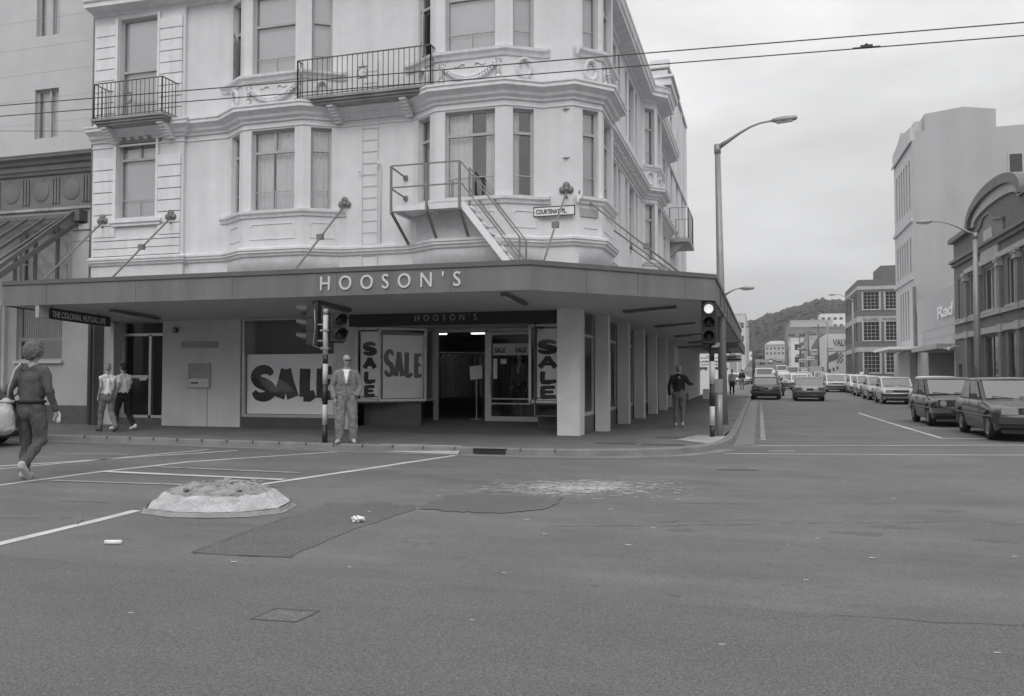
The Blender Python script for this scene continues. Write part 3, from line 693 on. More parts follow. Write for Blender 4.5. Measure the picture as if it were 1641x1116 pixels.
def wavy(mb,P,t,nn,s0,s1,z0,z1,d,amp=.018,per=.11,smooth=True):
    k=max(2,int((s1-s0)/.02)); vs=[];fs=[]
    for i in range(k+1):
        s=s0+(s1-s0)*i/k; o=d-amp*math.sin(s/per*6.283)-amp*.5*math.sin(s/per*2.9+1)
        p=P(s); vs+= [p-nn*o+Vector((0,0,z0)),p-nn*o+Vector((0,0,z1))]
    for i in range(k): fs.append((i*2,i*2+2,i*2+3,i*2+1))
    mb.raw(vs,fs,smooth)
def window(parent,a,b,s0,s1,z0,z1,depth=.14,trans=None,mull=False,low=None,lowmull=False,cover='curtain',gap=None,frame='frame',glass='glass',fw=.05,open_sash=False,short=None):
    """window in the wall a->b between s0..s1; frame with pane and curtain children. trans/low: heights of bars"""
    A=Vector((a[0],a[1],0)); B=Vector((b[0],b[1],0)); t=(B-A).normalized(); nn=Vector((t.y,-t.x,0)); P=lambda s:A+t*s
    mb=MB(); d0=depth-.03; Z=lambda z:Vector((0,0,z))
    def member(sa,sb,za,zb,th=.06,dd=0): mb.obox(P(sa)-nn*(d0+th)+nn*dd+Z(za),t*(sb-sa),nn*th,Z(zb-za))
    member(s0,s0+fw,z0,z1); member(s1-fw,s1,z0,z1); member(s0+fw,s1-fw,z0,z0+fw); member(s0+fw,s1-fw,z1-fw,z1)
    if trans: member(s0+fw,s1-fw,trans-.03,trans+.03,.065,.012)
    c=(s0+s1)/2
    if mull and trans: member(c-.03,c+.03,trans+.03,z1-fw,.05,.002)
    if low: member(s0+fw,s1-fw,low-.01,low+.01,.02,-.01)
    if lowmull and low: member(c-.01,c+.01,z0+fw,low-.01,.02,-.012)
    fr=mb.build('window',frame,parent)
    mb=MB(); q=[P(s0+.03)-nn*(d0+.035)+Z(z0+.03),P(s1-.03)-nn*(d0+.035)+Z(z0+.03),P(s1-.03)-nn*(d0+.035)+Z(z1-.03),P(s0+.03)-nn*(d0+.035)+Z(z1-.03)]
    mb.quad(*q); mb.build('pane',glass,fr)
    mb=MB(); dc=d0+.16
    if cover=='curtain':
        if gap: 
            ga,gb=gap; wavy(mb,P,t,nn,s0,ga,z0,z1,dc); wavy(mb,P,t,nn,gb,s1,z0,z1,dc)
        else: wavy(mb,P,t,nn,s0,s1,z0,z1,dc)
        mb.build('curtain','curtain',fr)
    elif cover=='heavy':
        wavy(mb,P,t,nn,s0,s1,z0,z1,dc,.03,.16); mb.build('curtain','curtain2',fr)
    elif cover=='blind':
        zb=short if short else z0; mb.obox(P(s0)-nn*(d0+.1)+Z(zb),t*(s1-s0),nn*.004,Z(z1-zb)); mb.build('blind','blind',fr)
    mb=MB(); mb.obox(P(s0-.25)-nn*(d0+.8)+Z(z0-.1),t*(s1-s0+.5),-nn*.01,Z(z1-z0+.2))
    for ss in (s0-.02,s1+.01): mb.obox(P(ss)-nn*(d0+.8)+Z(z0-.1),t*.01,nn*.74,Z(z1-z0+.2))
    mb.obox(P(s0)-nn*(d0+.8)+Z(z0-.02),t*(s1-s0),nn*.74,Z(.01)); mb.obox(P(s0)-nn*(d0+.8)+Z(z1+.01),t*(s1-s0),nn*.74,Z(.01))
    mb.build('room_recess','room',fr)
    return fr
bld=wthing('corner_building','white stuccoed corner building of bay windows and garland panels above the long grey shop awning','building',(-3.8,17.8,.12))
# --- upper walls
wl=MB()
S1=(5.38,7.33); S2=(8.68,10.65)
seg={}
for i in range(len(PLAN)-1): seg[i]=[]
def dist(i): return math.dist(PLAN[i],PLAN[i+1])
H_={i:[] for i in range(len(PLAN)-1)}
def addw(i,s0,s1,z0,z1,**k): H_[i].append((s0,s1,z0,z1,k))
# pilaster section with the single windows
addw(0,.81,2.02,5.5,7.5,trans=7.03,mull=True,low=5.98,lowmull=True,cover='blind')
addw(0,.81,2.02,7.95,10.74,trans=9.35,cover='blind',low=None)
for bi,(i0) in enumerate((3,7)):
    gap=(.7,.75) if bi==0 else (.80,1.12)
    L_=dist(i0)
    addw(i0,.20,.66,*S1,trans=6.8,low=5.85); 
    addw(i0+1,.23,1.41,*S1,trans=6.8,mull=True,low=5.85,lowmull=True,gap=gap)
    if bi==0: addw(i0+2,.18,.66,*S1,trans=6.8,low=5.85)
    else: addw(i0+2,.18,.66,*S1,trans=6.8,low=5.85,gap=(.40,.64))
    addw(i0,.20,.66,*S2,trans=9.9,low=None,cover='none',sash=True)
    addw(i0+1,.23,1.41,*S2,trans=9.9,low=9.1,lowmull=True,cover='blind' if bi else 'heavy2'); addw(i0+2,.18,.66,*S2,trans=9.9,low=9.1,cover='blind')
for i0 in (12,16):
    for z,tr in ((S1,6.8),(S2,9.95)):
        addw(i0,.12,.54,*z,trans=tr,low=z[0]+.45,cover='blind' if i0==12 else 'curtain'); addw(i0+1,.25,1.25,*z,trans=tr,low=z[0]+.45)
        addw(i0+2,.1,.5,*z,trans=tr)
for c in (22.4,25.85):
    for z,tr in ((S1,6.8),(S2,9.95)):
        for (a,b) in ((c-1.3,c-.9),(c-.5,c+.55),(c+.85,c+1.25)): addw(15,a-20.2,b-20.2,*z,trans=tr,low=z[0]+.45,cover='curtain' if a<c-.6 else 'heavy')
for c in (32.6,35.3):
    for z,tr in ((S1,6.8),(S2,9.95)):
        for (a,b) in ((c-1.15,c-.8),(c-.45,c+.45),(c+.8,c+1.15)): addw(19,a-30.75,b-30.75,*z,trans=tr,cover='heavy')
BAYS=(3,4,5,7,8,9,12,13,14,16,17,18)
for i in range(len(PLAN)-1): wallseg(wl,PLAN[i],PLAN[i+1],4.27 if i in BAYS else 2.9,11.3,[h[:4] for h in H_[i]])
for i in (3,7,12,16): wallseg(wl,PLAN[i],PLAN[i+3],2.9,4.4)
wl.quad((-16.75,17.6,2.9),(-16.75,17.6,11.3),(-16.75,37.2,11.3),(-16.75,37.2,2.9)); wl.quad((-16.75,37.2,2.9),(-16.75,37.2,11.3),(-3.78,37.2,11.3),(-3.78,37.2,2.9))
wallO=wl.build('wall','wall',bld)
rfm=MB(); rfm.raw([(x,y,11.25) for x,y in PLAN]+[(-16.75,37.2,11.25)],[tuple(range(len(PLAN)+1))]); rfm.build('roof','deck',bld)
for i in H_:
    for s0,s1,z0,z1,k in H_[i]:
        k=dict(k); sash=k.pop('sash',False)
        if k.get('cover')=='heavy2': k['cover']='blind'
        fr=window(bld,PLAN[i],PLAN[i+1],s0,s1,z0,z1,**k)
        if sash: # casement swung outwards, hinged on the left jamb
            A=Vector((*PLAN[i],0));B=Vector((*PLAN[i+1],0)); t=(B-A).normalized(); nn=Vector((t.y,-t.x,0)); o=A+t*(s0+.01)-nn*.05
            d=(nn*.5+t*.86).normalized(); mb=MB(); w=.42; zt=9.86
            for (sa,sb,za,zb) in ((0,.045,z0,zt),(w-.045,w,z0,zt),(.045,w-.045,z0,z0+.05),(.045,w-.045,zt-.05,zt),(.045,w-.045,9.1,9.13)):
                mb.obox(o+d*sa+Vector((0,0,za)),d*(sb-sa),t*.035,Vector((0,0,zb-za)))
            sh=mb.build('open_sash','framew',fr)
            mb=MB(); mb.quad(*[o+t*.017+d*a+Vector((0,0,b)) for a,b in ((.04,z0+.04),(w-.04,z0+.04),(w-.04,zt-.04),(.04,zt-.04))]); mb.build('pane','darkglass' if False else 'glass',sh)
# --- mouldings swept round the plan
mb=MB()
sweep(mb,PLAN,[(.003,7.36),(.03,7.37),(.03,7.41),(.003,7.42)])
mb.build('string_moulding','trim',bld)
mb=MB(); sweep(mb,PLAN,[(.003,7.5),(.05,7.51),(.06,7.56),(.14,7.60),(.16,7.66),(.25,7.72),(.30,7.74),(.30,7.80),(.33,7.83),(.33,7.87),(.12,7.93),(.003,7.97)]); mb.build('cornice','trim',bld)
mb=MB(); sweep(mb,PLAN,[(.003,4.26),(.05,4.28),(.07,4.33),(.11,4.35),(.11,4.39),(.14,4.41),(.14,4.46),(.04,4.50),(.003,4.51)]); mb.build('string_moulding','trim',bld)
# dentil blocks along side of the string course
mb=MB()
for v in [x*.7+20.6 for x in range(11)]: mb.box(-3.78,-3.60,v,v+.28,7.60,7.70)
mb.build('dentil_row','trim',bld)
MC=[p for p in PLAN[1:]]
mb=MB(); sweep(mb,[(-16.75,17.6)]+PLAN[2:],[(.003,10.84),(.06,10.86),(.09,10.92),(.40,10.98),(.40,11.08),(.45,11.12),(.47,11.24),(.5,11.28),(.5,11.34),(.003,11.36)])
mb.build('main_cornice','trim',bld)
mb=MB(); sweep(mb,[(-16.75,17.7),(-3.88,17.7),(-3.78,17.8),(-3.78,37.2)],[(-.2,11.3),(-.1,11.3),(-.1,11.8),(-.3,11.8),(-.3,11.3)]); mb.box(-3.6,-2.78,28.35,30.7,11.36,11.62); mb.box(-3.6,-2.70,28.27,30.78,11.62,11.7); mb.build('parapet','trim',bld)
# sills, aprons and panels for each bay
def bayparts(i0):
    a,b,c,d=PLAN[i0],PLAN[i0+1],PLAN[i0+2],PLAN[i0+3]
    def lerp(p,q,t): return (p[0]+(q[0]-p[0])*t,p[1]+(q[1]-p[1])*t)
    path=[a,b,c,d]
    e1=outn(PLAN[i0-1],a); 
    pre=Vector((b[0]-a[0],b[1]-a[1])); 
    t0=(Vector(c)-Vector(b)).normalized()
    A=(a[0]-t0.x*.18,a[1]-t0.y*.18); D=(d[0]+t0.x*.18,d[1]+t0.y*.18)
    path=[A,a,b,c,d,D] 
    mb=MB(); sweep(mb,path,[(.003,5.2),(.04,5.21),(.06,5.27),(.11,5.30),(.12,5.36),(.02,5.385),(.003,5.385)]); mb.build('sill','trim',bld)
    mb=MB(); sweep(mb,path,[(.003,8.48),(.04,8.49),(.07,8.56),(.13,8.60),(.14,8.66),(.02,8.69),(.003,8.69)]); mb.build('sill','trim',bld)
    for (p,q) in ((a,b),(b,c),(c,d)):
        P=Vector((*p,0));Q=Vector((*q,0));t=(Q-P).normalized();nn=Vector((t.y,-t.x,0)); L_=(Q-P).length; m0=.16 if L_<1 else .22; mb=MB(); s0,s1=m0,L_-m0+.02; z0,z1=4.68,5.06
        w=.022
        for (x0,x1,y0,y1) in ((s0,s1,z0,z0+w),(s0,s1,z1-w,z1),(s0,s0+w,z0+w,z1-w),(s1-w,s1,z0+w,z1-w)):
            mb.obox(P+t*x0+Vector((0,0,y0))-nn*.002,t*(x1-x0),nn*.02,Vector((0,0,y1-y0)))
        for (x,y) in ((s0+.02,z0+.02),(s1-.06,z0+.02),(s0+.02,z1-.06),(s1-.06,z1-.06)): mb.obox(P+t*x+Vector((0,0,y)),t*.04,nn*.016,Vector((0,0,.04)))
        mb.build('apron_panel','trim',bld)
    # curved corbel under the bay
    mb=MB(); P2=miter([a,b,c,d],0); rows=[]
    for k in range(7):
        f=k/6; sh=math.cos(f*1.57); rows.append([(x,(17.7+(y-17.7)*sh) if i0<12 else y,4.26-.5*f) if i0<12 else (-3.78+(x+3.78)*sh,y,4.26-.5*f) for x,y in P2])
    n=len(P2); vs=[p for r in rows for p in r]; mb.raw(vs,[(j*n+i,(j+1)*n+i,(j+1)*n+i+1,j*n+i+1) for j in range(6) for i in range(n-1)],True)
    mb.build('corbel','trim',bld)
for i0 in (3,7,12,16): bayparts(i0)
# garland ornaments
def wreath(P,t,nn,s,z,rx,rz):
    mb=MB(); pts=[]
    for k in range(25):
        a=6.2832*k/24; pts.append(P+t*(s+rx*math.cos(a))+nn*.03+Vector((0,0,z+rz*math.sin(a))))
    mb.tube(pts,[.042+.012*(k%2) for k in range(25)],6,False)
    for k in range(0,24): 
        a=6.2832*k/24; mb.ball(P+t*(s+rx*math.cos(a))+nn*.075+Vector((0,0,z+rz*math.sin(a))),.032,6,4)
    for dx in (-.14,-.07,.07,.14): mb.ball(P+t*(s+dx)+nn*.02+Vector((0,0,z-rz-.05-.02*abs(dx)*5)),(.045,.03,.025),6,4)
    mb.build('wreath_relief','trim',bld)
def swag(P,t,nn,s0,s1,z):
    mb=MB(); W=s1-s0
    pts=[];rs=[]
    for k in range(21):
        f=k/20; x=s0+.16+(W-.32)*f; y=z+.13-.30*(1-(2*f-1)**2); pts.append(P+t*x+nn*.03+Vector((0,0,y))); rs.append(.025+.055*(1-abs(2*f-1)**1.5)+.005*(k%2))
    mb.tube(pts,rs,6); 
    for k in range(20):
        f=(k+.5)/20; x=s0+.16+(W-.32)*f; y=z+.13-.30*(1-(2*f-1)**2); mb.ball(P+t*x+nn*.10+Vector((0,0,y+.025)),.040,6,4); mb.ball(P+t*(x+.01)+nn*.095+Vector((0,0,y-.035)),.038,6,4)
    for sx in (s0+.12,s1-.12):
        for dx in (-.045,.045): 
            q=[P+t*(sx+dx+.035*math.cos(a))+nn*.02+Vector((0,0,z+.2+.035*math.sin(a))) for a in [6.2832*k/8 for k in range(9)]]; mb.tube(q,.013,5,False)
        mb.tube([P+t*sx+nn*.02+Vector((0,0,z+.18)),P+t*sx+nn*.03+Vector((0,0,z-.12))],[.012,.03],6)
        for dx in (-.06,.06): mb.tube([P+t*sx+nn*.02+Vector((0,0,z+.15)),P+t*(sx+dx)+nn*.02+Vector((0,0,z+.05)),P+t*(sx+dx*.6)+nn*.02+Vector((0,0,z-.03)),P+t*(sx+dx*1.2)+nn*.02+Vector((0,0,z-.14))],.012,5)
        mb.ball(P+t*sx+nn*.03+Vector((0,0,z-.17)),(.065,.04,.05),8,5); mb.ball(P+t*sx+nn*.03+Vector((0,0,z-.23)),(.03,.03,.03),6,4)
    for sgn in (-1,1):
        q=[P+t*((s0+s1)/2+sgn*(.12+.25*k/5))+nn*.02+Vector((0,0,z+.16+.03*math.sin(k*1.3))) for k in range(6)]; mb.tube(q,[.02-.002*k for k in range(6)],5)
    mb.build('garland_relief','trim',bld)
for i0 in (3,7,12,16):
    for j,kind in ((0,'w'),(1,'s'),(2,'w')):
        a,b=PLAN[i0+j],PLAN[i0+j+1]; P=Vector((*a,0));t=(Vector((*b,0))-P).normalized();nn=Vector((t.y,-t.x,0)); L_=math.dist(a,b)
        if kind=='w': wreath(P,t,nn,L_/2,8.22,.15,.21)
        else: swag(P,t,nn,.03,L_-.03,8.2)
# pilaster rustication
for k,(a,b) in enumerate(((-16.68,-15.98),(-14.65,-13.98))):
    for zr0,zr1 in ((5.02,7.3),(7.95,10.8)):
        mb=MB(); z=5.02
        while z<10.7:
            if z>=zr0-.01 and z+.28<zr1: mb.box(a,b,17.6,17.545,z,z+.268)
            z+=.295
        mb.build('rusticated_strip','trim',bld)
mb=MB()
for z in (4.52,4.72): mb.box(-16.68,-13.98,17.6,17.545,z,z+.18)
mb.box(-16.68,-13.98,17.6,17.545,4.925,5.0)
mb.build('rusticated_strip','trim',bld)
mb=MB(); mb.box(-16.12,-14.5,17.6,17.47,5.36,5.44); mb.box(-16.06,-14.56,17.6,17.51,5.28,5.36); mb.build('sill','trim',bld)
mb=MB(); mb.box(-16.04,-15.95,17.6,17.53,5.44,7.5); mb.box(-14.72,-14.65,17.6,17.53,5.44,7.5); mb.box(-16.04,-15.95,17.6,17.53,7.97,10.78); mb.box(-14.72,-14.65,17.6,17.53,7.97,10.78); mb.build('architrave','trim',bld)
mb=MB()
for k in range(4):
    x=-15.75+k*.26; mb.box(x,x+.1,17.6,17.50,7.5,7.74)
mb.box(-16.0,-14.6,17.6,17.55,7.44,7.5); mb.build('keystone_blocks','soot',bld)
# balconies
def railing(parent,path,z0,z1,sp=.13,ring=None,r=.011,name='railing',m='rail'):
    mb=MB()
    P=[Vector((*p,0)) for p in path]
    for a,b in zip(P,P[1:]):
        L_=(b-a).length; k=max(1,round(L_/sp)); Z=Vector((0,0,1))
        mb.bar(a+Z*z1,b+Z*z1,.035,.018); mb.bar(a+Z*(z0+.05),b+Z*(z0+.05),.022,.015)
        for i in range(k+1):
            p=a+(b-a)*i/k
            if ring and abs((b-a).length*i/k-ring)<.09 and L_>1.2:
                mb.tube([p+Z*z0,p+Z*(z0+.33)],r*.8,5); mb.tube([p+Z*(z0+.57),p+Z*z1],r*.8,5); continue
            mb.tube([p+Z*z0,p+Z*z1],r if 0<i<k else r*1.8,5)
        if ring and L_>1.2:
            c=a+(b-a).normalized()*ring; d=(b-a).normalized()
            mb.tube([c+d*.12*math.cos(t_)+Z*(z0+.45+.12*math.sin(t_)) for t_ in [6.2832*q/16 for q in range(17)]],.011,5,False)
            mb.bar(c-d*.14+Z*(z0+.58),c+d*.14+Z*(z0+.58),.02); mb.bar(c-d*.14+Z*(z0+.32),c+d*.14+Z*(z0+.32),.02)
    return mb.build(name,m,parent)
def balcony(u0,u1,vf,vw,z,brs,soot=True,rh=.9,ring=True,bw=.16):
    mb=MB(); 
    mb.box(u0,u1,vf,vw,z-.06,z); mb.box(u0+.05,u1-.05,vf+.05,vw,z-.12,z-.06); mb.box(u0+.10,u1-.1,vf+.1,vw,z-.17,z-.12)
    sl=mb.build('balcony','soot',bld)
    railing(sl,[(u0+.06,vw-.02),(u0+.06,vf+.05),(u1-.06,vf+.05),(u1-.06,vw-.02)],z,z+rh,ring=(u1-u0-.12)/2 if ring else None)
    for x in brs:
        mb=MB(); 
        for k in range(6):
            f=k/5; mb.box(x-bw/2,x+bw/2,vf+.14+(vw-vf-.2)*f*.75,vw,z-.17-.055*k-.055,z-.17-.055*k)
        mb.build('bracket','trim',sl)
balcony(-10.4,-6.92,17.0,17.7,7.93,[-9.55,-7.72])
balcony(-16.2,-14.02,16.92,17.6,7.93,[-15.95,-14.25])
sb=MB(); sb.box(-3.78,-3.0,37.0,45.0,7.4,7.5); 
# wall ladder
mb=MB(); 
for x in (-8.97,-8.57): mb.bar((x,17.675,3.6),(x,17.675,8.9),.018)
for k in range(19): mb.tube([(-8.97,17.68,3.7+k*.275),(-8.57,17.68,3.7+k*.275)],.007,5)
mb.build('wall_ladder','wall',bld)
mb=MB(); mb.tube([(-8.47,17.64,4.4),(-8.47,17.64,6.3),(-8.47,17.6,6.38),(-8.5,17.56,6.4)],.015,6); mb.ball((-8.5,17.6,6.4),.05,8,5); mb.ball((-9.0,17.6,6.25),.035,8,5); mb.build('vent_pipe','trim',bld)
for z in (7.3,6.22):
    mb=MB(); mb.ball((-4.03,17.69,z),(.09,.02,.025),8,4); mb.ball((-4.03,17.66,z),.035,8,5); mb.build('wall_anchor','frame',bld)
# fire escape
fe=MB(); fe.box(-7.75,-6.08,16.62,17.66,5.10,5.15); fe.box(-7.75,-7.69,16.62,17.66,5.03,5.10); fe.box(-6.9,-6.84,16.62,17.25,5.03,5.10); fe.box(-7.69,-6.08,16.62,16.68,5.03,5.1)
feo=fe.build('fire_escape','trim',bld)
mb=MB()
for x in (-7.72,-6.88,-6.12):
    mb.bar((x,16.6,4.98),(x,16.6,6.03),.045); mb.bar((x,16.6,5.02),(x,17.62 if x<-7.5 else 17.25,4.42),.05); mb.box(x-.05,x+.05,(17.69 if x<-7.5 else 17.245)-.03,17.69 if x<-7.5 else 17.245,4.34,4.5)
for z in (6.03,5.55):
    mb.bar((-7.72,16.6,z),(-6.12,16.6,z),.028); mb.bar((-7.72,16.6,z-.02),(-7.85,17.66,z),.028); mb.box(-7.9,-7.8,17.64,17.69,z-.05,z+.05)
mb.build('railing','escape',feo)
mb=MB(); A=Vector((-6.1,16.66,5.14)); B=Vector((-4.78,16.66,3.46))
mb.bar(A,B,.03,.12,up=(0,1,0)); 
mb.v=mb.v
mb2=MB()
for dy in (0,.52):
    a=A+Vector((0,dy,0)); b=B+Vector((0,dy,0)); d=(b-a).normalized(); up=Vector((d.z,0,-d.x)); up=up if up.z>0 else -up
    mb2.obox(a-up*.07-Vector((0,.018,0)),b-a,Vector((0,.036,0)),up*.14)
for k in range(9):
    p=A+(B-A)*(k+.5)/9; mb2.box(p.x-.1,p.x+.1,16.68,17.16,p.z-.012,p.z+.012)
mb2.build('stair','white',feo)
mb=MB()
for dy in (0,.52):
    a=A+Vector((0,dy,0)); b=B+Vector((0,dy,0))
    for h in (.88,.42): mb.bar(a+Vector((0,0,h)),b+Vector((-.02,0,h)),.026)
    mb.bar(b+Vector((-.02,0,-.05)),b+Vector((-.02,0,.88)),.035)
    if dy: mb.bar(a+Vector((0,0,-.1)),a+Vector((0,0,.88)),.035)
mb.build('stair_handrail','escape',feo)
# --- ground floor
for bx,mm,nm in (((-17.2,-16.62,18.3,18.9,.1,2.95),'panel','pilaster'),((-15.05,-12.68,18.3,19.2,.1,2.95),'panel','ground_floor_wall'),((-9.98,-9.42,18.3,19.6,.1,2.95),'panel','ground_floor_wall'),
    ((-12.68,-9.98,18.33,18.6,.1,.38),'plinth','stall_riser'),((-9.42,-7.9,18.75,18.85,.1,.75),'plinth','stall_riser'),((-4.95,-4.24,18.7,18.8,.1,.75),'plinth','stall_riser')):
    mb=MB(); mb.box(*bx); mb.build(nm,mm,bld)
mb=MB(); mb.box(-4.24,-3.74,17.68,18.2,.1,2.93); mb.build('corner_column','column',bld)
for v in (19.3,22.5,25.6,28.9,32.1,35.3):
    mb=MB(); mb.box(-3.71,-3.4,v,v+.3,.1,2.93); mb.build('pier','panel',bld)
    if v<33:
        mb=MB(); mb.use('plinth'); mb.box(-3.8,-3.74,v+.3,v+3.2,.1,.52); mb.build('stall_riser',None,bld)
mb=MB(); mb.box(-3.8,-3.74,18.2,19.3,.1,.52); mb.build('stall_riser','plinth',bld); mb=MB(); mb.box(-3.8,-3.74,35.6,46.5,.1,.5); mb.build('stall_riser','plinth',bld); mb=MB(); mb.box(-3.82,-3.78,35.6,46.5,.5,2.93); mb.build('ground_floor_wall','panel',bld)
# side shop windows
sv=[18.2,19.3,22.5,25.6,28.9,32.1,35.3]
for a,b in zip(sv,sv[1:]):
    a0=a+(.3 if a>18.3 else 0); mb=MB()
    for (y0,y1,z0,z1) in ((a0,a0+.06,.52,2.93),(b-.06,b,.52,2.93),(a0+.06,b-.06,.52,.60),(a0+.06,b-.06,2.3,2.36),(a0+.06,b-.06,2.88,2.93)): mb.box(-3.79,-3.74,y0,y1,z0,z1)
    f=mb.build('shop_window','frame',bld); mb=MB(); mb.quad((-3.765,a0,.55),(-3.765,b,.55),(-3.765,b,2.9),(-3.765,a0,2.9)); mb.build('pane','shopglass',f)
    if a>18.3:
        mb=MB(); mb.box(-3.86,-3.84,a0+.35,b-.3,.75,2.05); bo=mb.build('display_board','poster',f)
        mb=MB(); hh=1.0; q=MB()
        for ci,chh in enumerate('SALE'): letterstrokes(q,chh,a0+.5+ci*.5,1.0,.40,.75,.1,0)
        mb.v=[(-3.836-y*1.0*-1*0- (0)+(-y)*1.0,x,z) for x,y,z in q.v]; mb.f=q.f; mb.m=q.m; mb.sm=q.sm
        mb.build('sale_lettering','posterink',f)
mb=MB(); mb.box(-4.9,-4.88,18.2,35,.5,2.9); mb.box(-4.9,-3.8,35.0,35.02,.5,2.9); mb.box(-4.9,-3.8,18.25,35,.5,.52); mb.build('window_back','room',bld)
# things in first side window: shelf display
# display window with the big SALE poster
mb=MB()
for (x0,x1,z0,z1) in ((-12.64,-12.58,.38,2.9),(-10.04,-9.98,.38,2.9),(-12.58,-10.04,.38,.45),(-12.58,-10.04,2.83,2.9)): mb.box(x0,x1,18.32,18.40,z0,z1)
f=mb.build('shop_window','alu',bld); mb=MB(); mb.quad((-12.6,18.36,.4),(-10,18.36,.4),(-10,18.36,2.87),(-12.6,18.36,2.87)); mb.build('pane','shopglassr',f)
mb=MB(); mb.box(-12.6,-10,18.9,18.92,.4,2.9); mb.box(-12.68,-9.9,18.36,18.92,.36,.38); mb.build('window_back','room',f)
po=wthing('sale_poster','widest white SALE poster, filling the left display window behind the signal pole','poster',(-11.3,18.45,.4))
mb=MB(); mb.box(-12.57,-10.05,18.44,18.45,.46,1.97); mb.build('sheet','poster',po)
mb=MB()
for ci,chh in enumerate('SALE'): letterstrokes(mb,chh,[-12.38,-11.69,-10.99,-10.52][ci],.86,[.58,.50,.40,.42][ci],.74,[.235,.265,.25,.25][ci],18.436-.001*ci)
mb.build('lettering','posterink',po)
# entrance head board
mb=MB(); mb.box(-9.42,-4.24,17.92,18.02,2.6,2.93); hb=mb.build('head_board','darkboard',bld)
text("HOOSON'S",.20,hb,'lettering','letter',(-7.72,17.915,2.70),ext=.004,space=1.95,scx=.92,off=-.003)
# recess ceiling + floor ramp, side walls
mb=MB(); mb.use('soffit'); mb.box(-9.42,-4.24,18.02,26,2.62,2.66); mb.build('recess_ceiling',None,bld)
mb=MB(); mb.quad((-9.42,17.75,.124),(-4.24,17.75,.124),(-4.24,19.75,.30),(-9.42,19.75,.30)); mb.quad((-9.42,19.75,.30),(-4.24,19.75,.30),(-4.24,26,.30),(-9.42,26,.30)); mb.build('entrance_floor','tile',bld)
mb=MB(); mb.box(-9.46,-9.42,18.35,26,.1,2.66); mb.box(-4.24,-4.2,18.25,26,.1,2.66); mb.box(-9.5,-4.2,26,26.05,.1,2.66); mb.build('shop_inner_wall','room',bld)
# showcases
def showcase(name,pts,z0,z1,label):
    """glazed box front along plan pts; frame + pane + base"""
    mb=MB()
    for p in pts: mb.box(p[0]-.03,p[0]+.03,p[1]-.03,p[1]+.03,z0,z1)
    for a,b in zip(pts,pts[1:]):
        mb.bar((a[0],a[1],z0+.03),(b[0],b[1],z0+.03),.06,.06); mb.bar((a[0],a[1],z1-.03),(b[0],b[1],z1-.03),.06,.06)
    f=mb.build('showcase','alu',bld); 
    mb=MB()
    for a,b in zip(pts,pts[1:]): mb.quad((a[0],a[1],z0),(b[0],b[1],z0),(b[0],b[1],z1),(a[0],a[1],z1))
    mb.build('pane','shopglass',f)
    return f
sc1=showcase('l',[(-9.40,18.3),(-8.78,18.3),(-7.92,19.1),(-7.92,19.6)],.80,2.6,'')
mb=MB(); mb.box(-9.40,-7.95,19.5,19.55,.8,2.6); mb.raw([(-9.4,18.33,.8),(-8.8,18.33,.8),(-7.95,19.12,.8),(-7.95,19.55,.8),(-9.4,19.55,.8),(-9.4,18.33,.76),(-8.8,18.33,.76),(-7.95,19.12,.76),(-7.95,19.55,.76),(-9.4,19.55,.76)],[(0,1,2,3,4),(9,8,7,6,5),(0,5,6,1),(1,6,7,2)]); mb.build('showcase_back','room',sc1)
sc2=showcase('r',[(-5.02,19.5),(-5.02,18.3),(-4.26,18.3)],.80,2.6,'')
mb=MB(); mb.box(-5.0,-4.26,19.0,19.05,.8,2.6); mb.box(-5.0,-4.26,18.33,19.05,.76,.8); mb.build('showcase_back','room',sc2)
def vposter(x0,x1,y,label):
    po=wthing('sale_poster',label,'poster',((x0+x1)/2,y,.87))
    mb=MB(); mb.box(x0,x1,y,y+.01,.87,2.5); mb.build('sheet','poster',po); mb=MB()
    for ci,chh in enumerate('SALE'): letterstrokes(mb,chh,x0+.08,2.0-ci*.345-.05,x1-x0-.16,.26,.098,y-.003)
    mb.use('posterink') ; mb.mats=[]; mb.m=[0]*len(mb.f); mb.build('lettering','posterink',po)
    mb=MB(); mb.box(x0+.02,x1-.02,y-.003,y,.90,.925); mb.build('rule','posterink',po)
vposter(-9.34,-8.84,18.38,'narrow upright poster with SALE lettered downwards, left of the shop entrance')
vposter(-4.93,-4.32,18.38,'narrow upright poster with SALE lettered downwards, right of the entrance beside the corner column')
po=wthing('sale_poster','squarish SALE poster in the slanted showcase just left of the open doorway','poster',(-8.4,18.8,.87))
d=Vector((.86,.8,0)).normalized(); nn=Vector((d.y,-d.x,0)); o=Vector((-8.74,18.42,0))+(-nn)*.06
mb=MB(); mb.obox(o+Vector((0,0,.87)),d*1.05,-nn*.01,Vector((0,0,1.55))); mb.build('sheet','poster',po)
q=MB()
for ci,chh in enumerate('SALE'): letterstrokes(q,chh,.06+ci*.25,1.42-.02*ci,.205,.62,.10,0)
mb=MB(); mb.v=[tuple(o+d*x+nn*(.004-y)+Vector((0,0,z))) for x,y,z in q.v]; mb.f=q.f; mb.m=[0]*len(q.f); mb.sm=q.sm; mb.build('lettering','posterink',po)
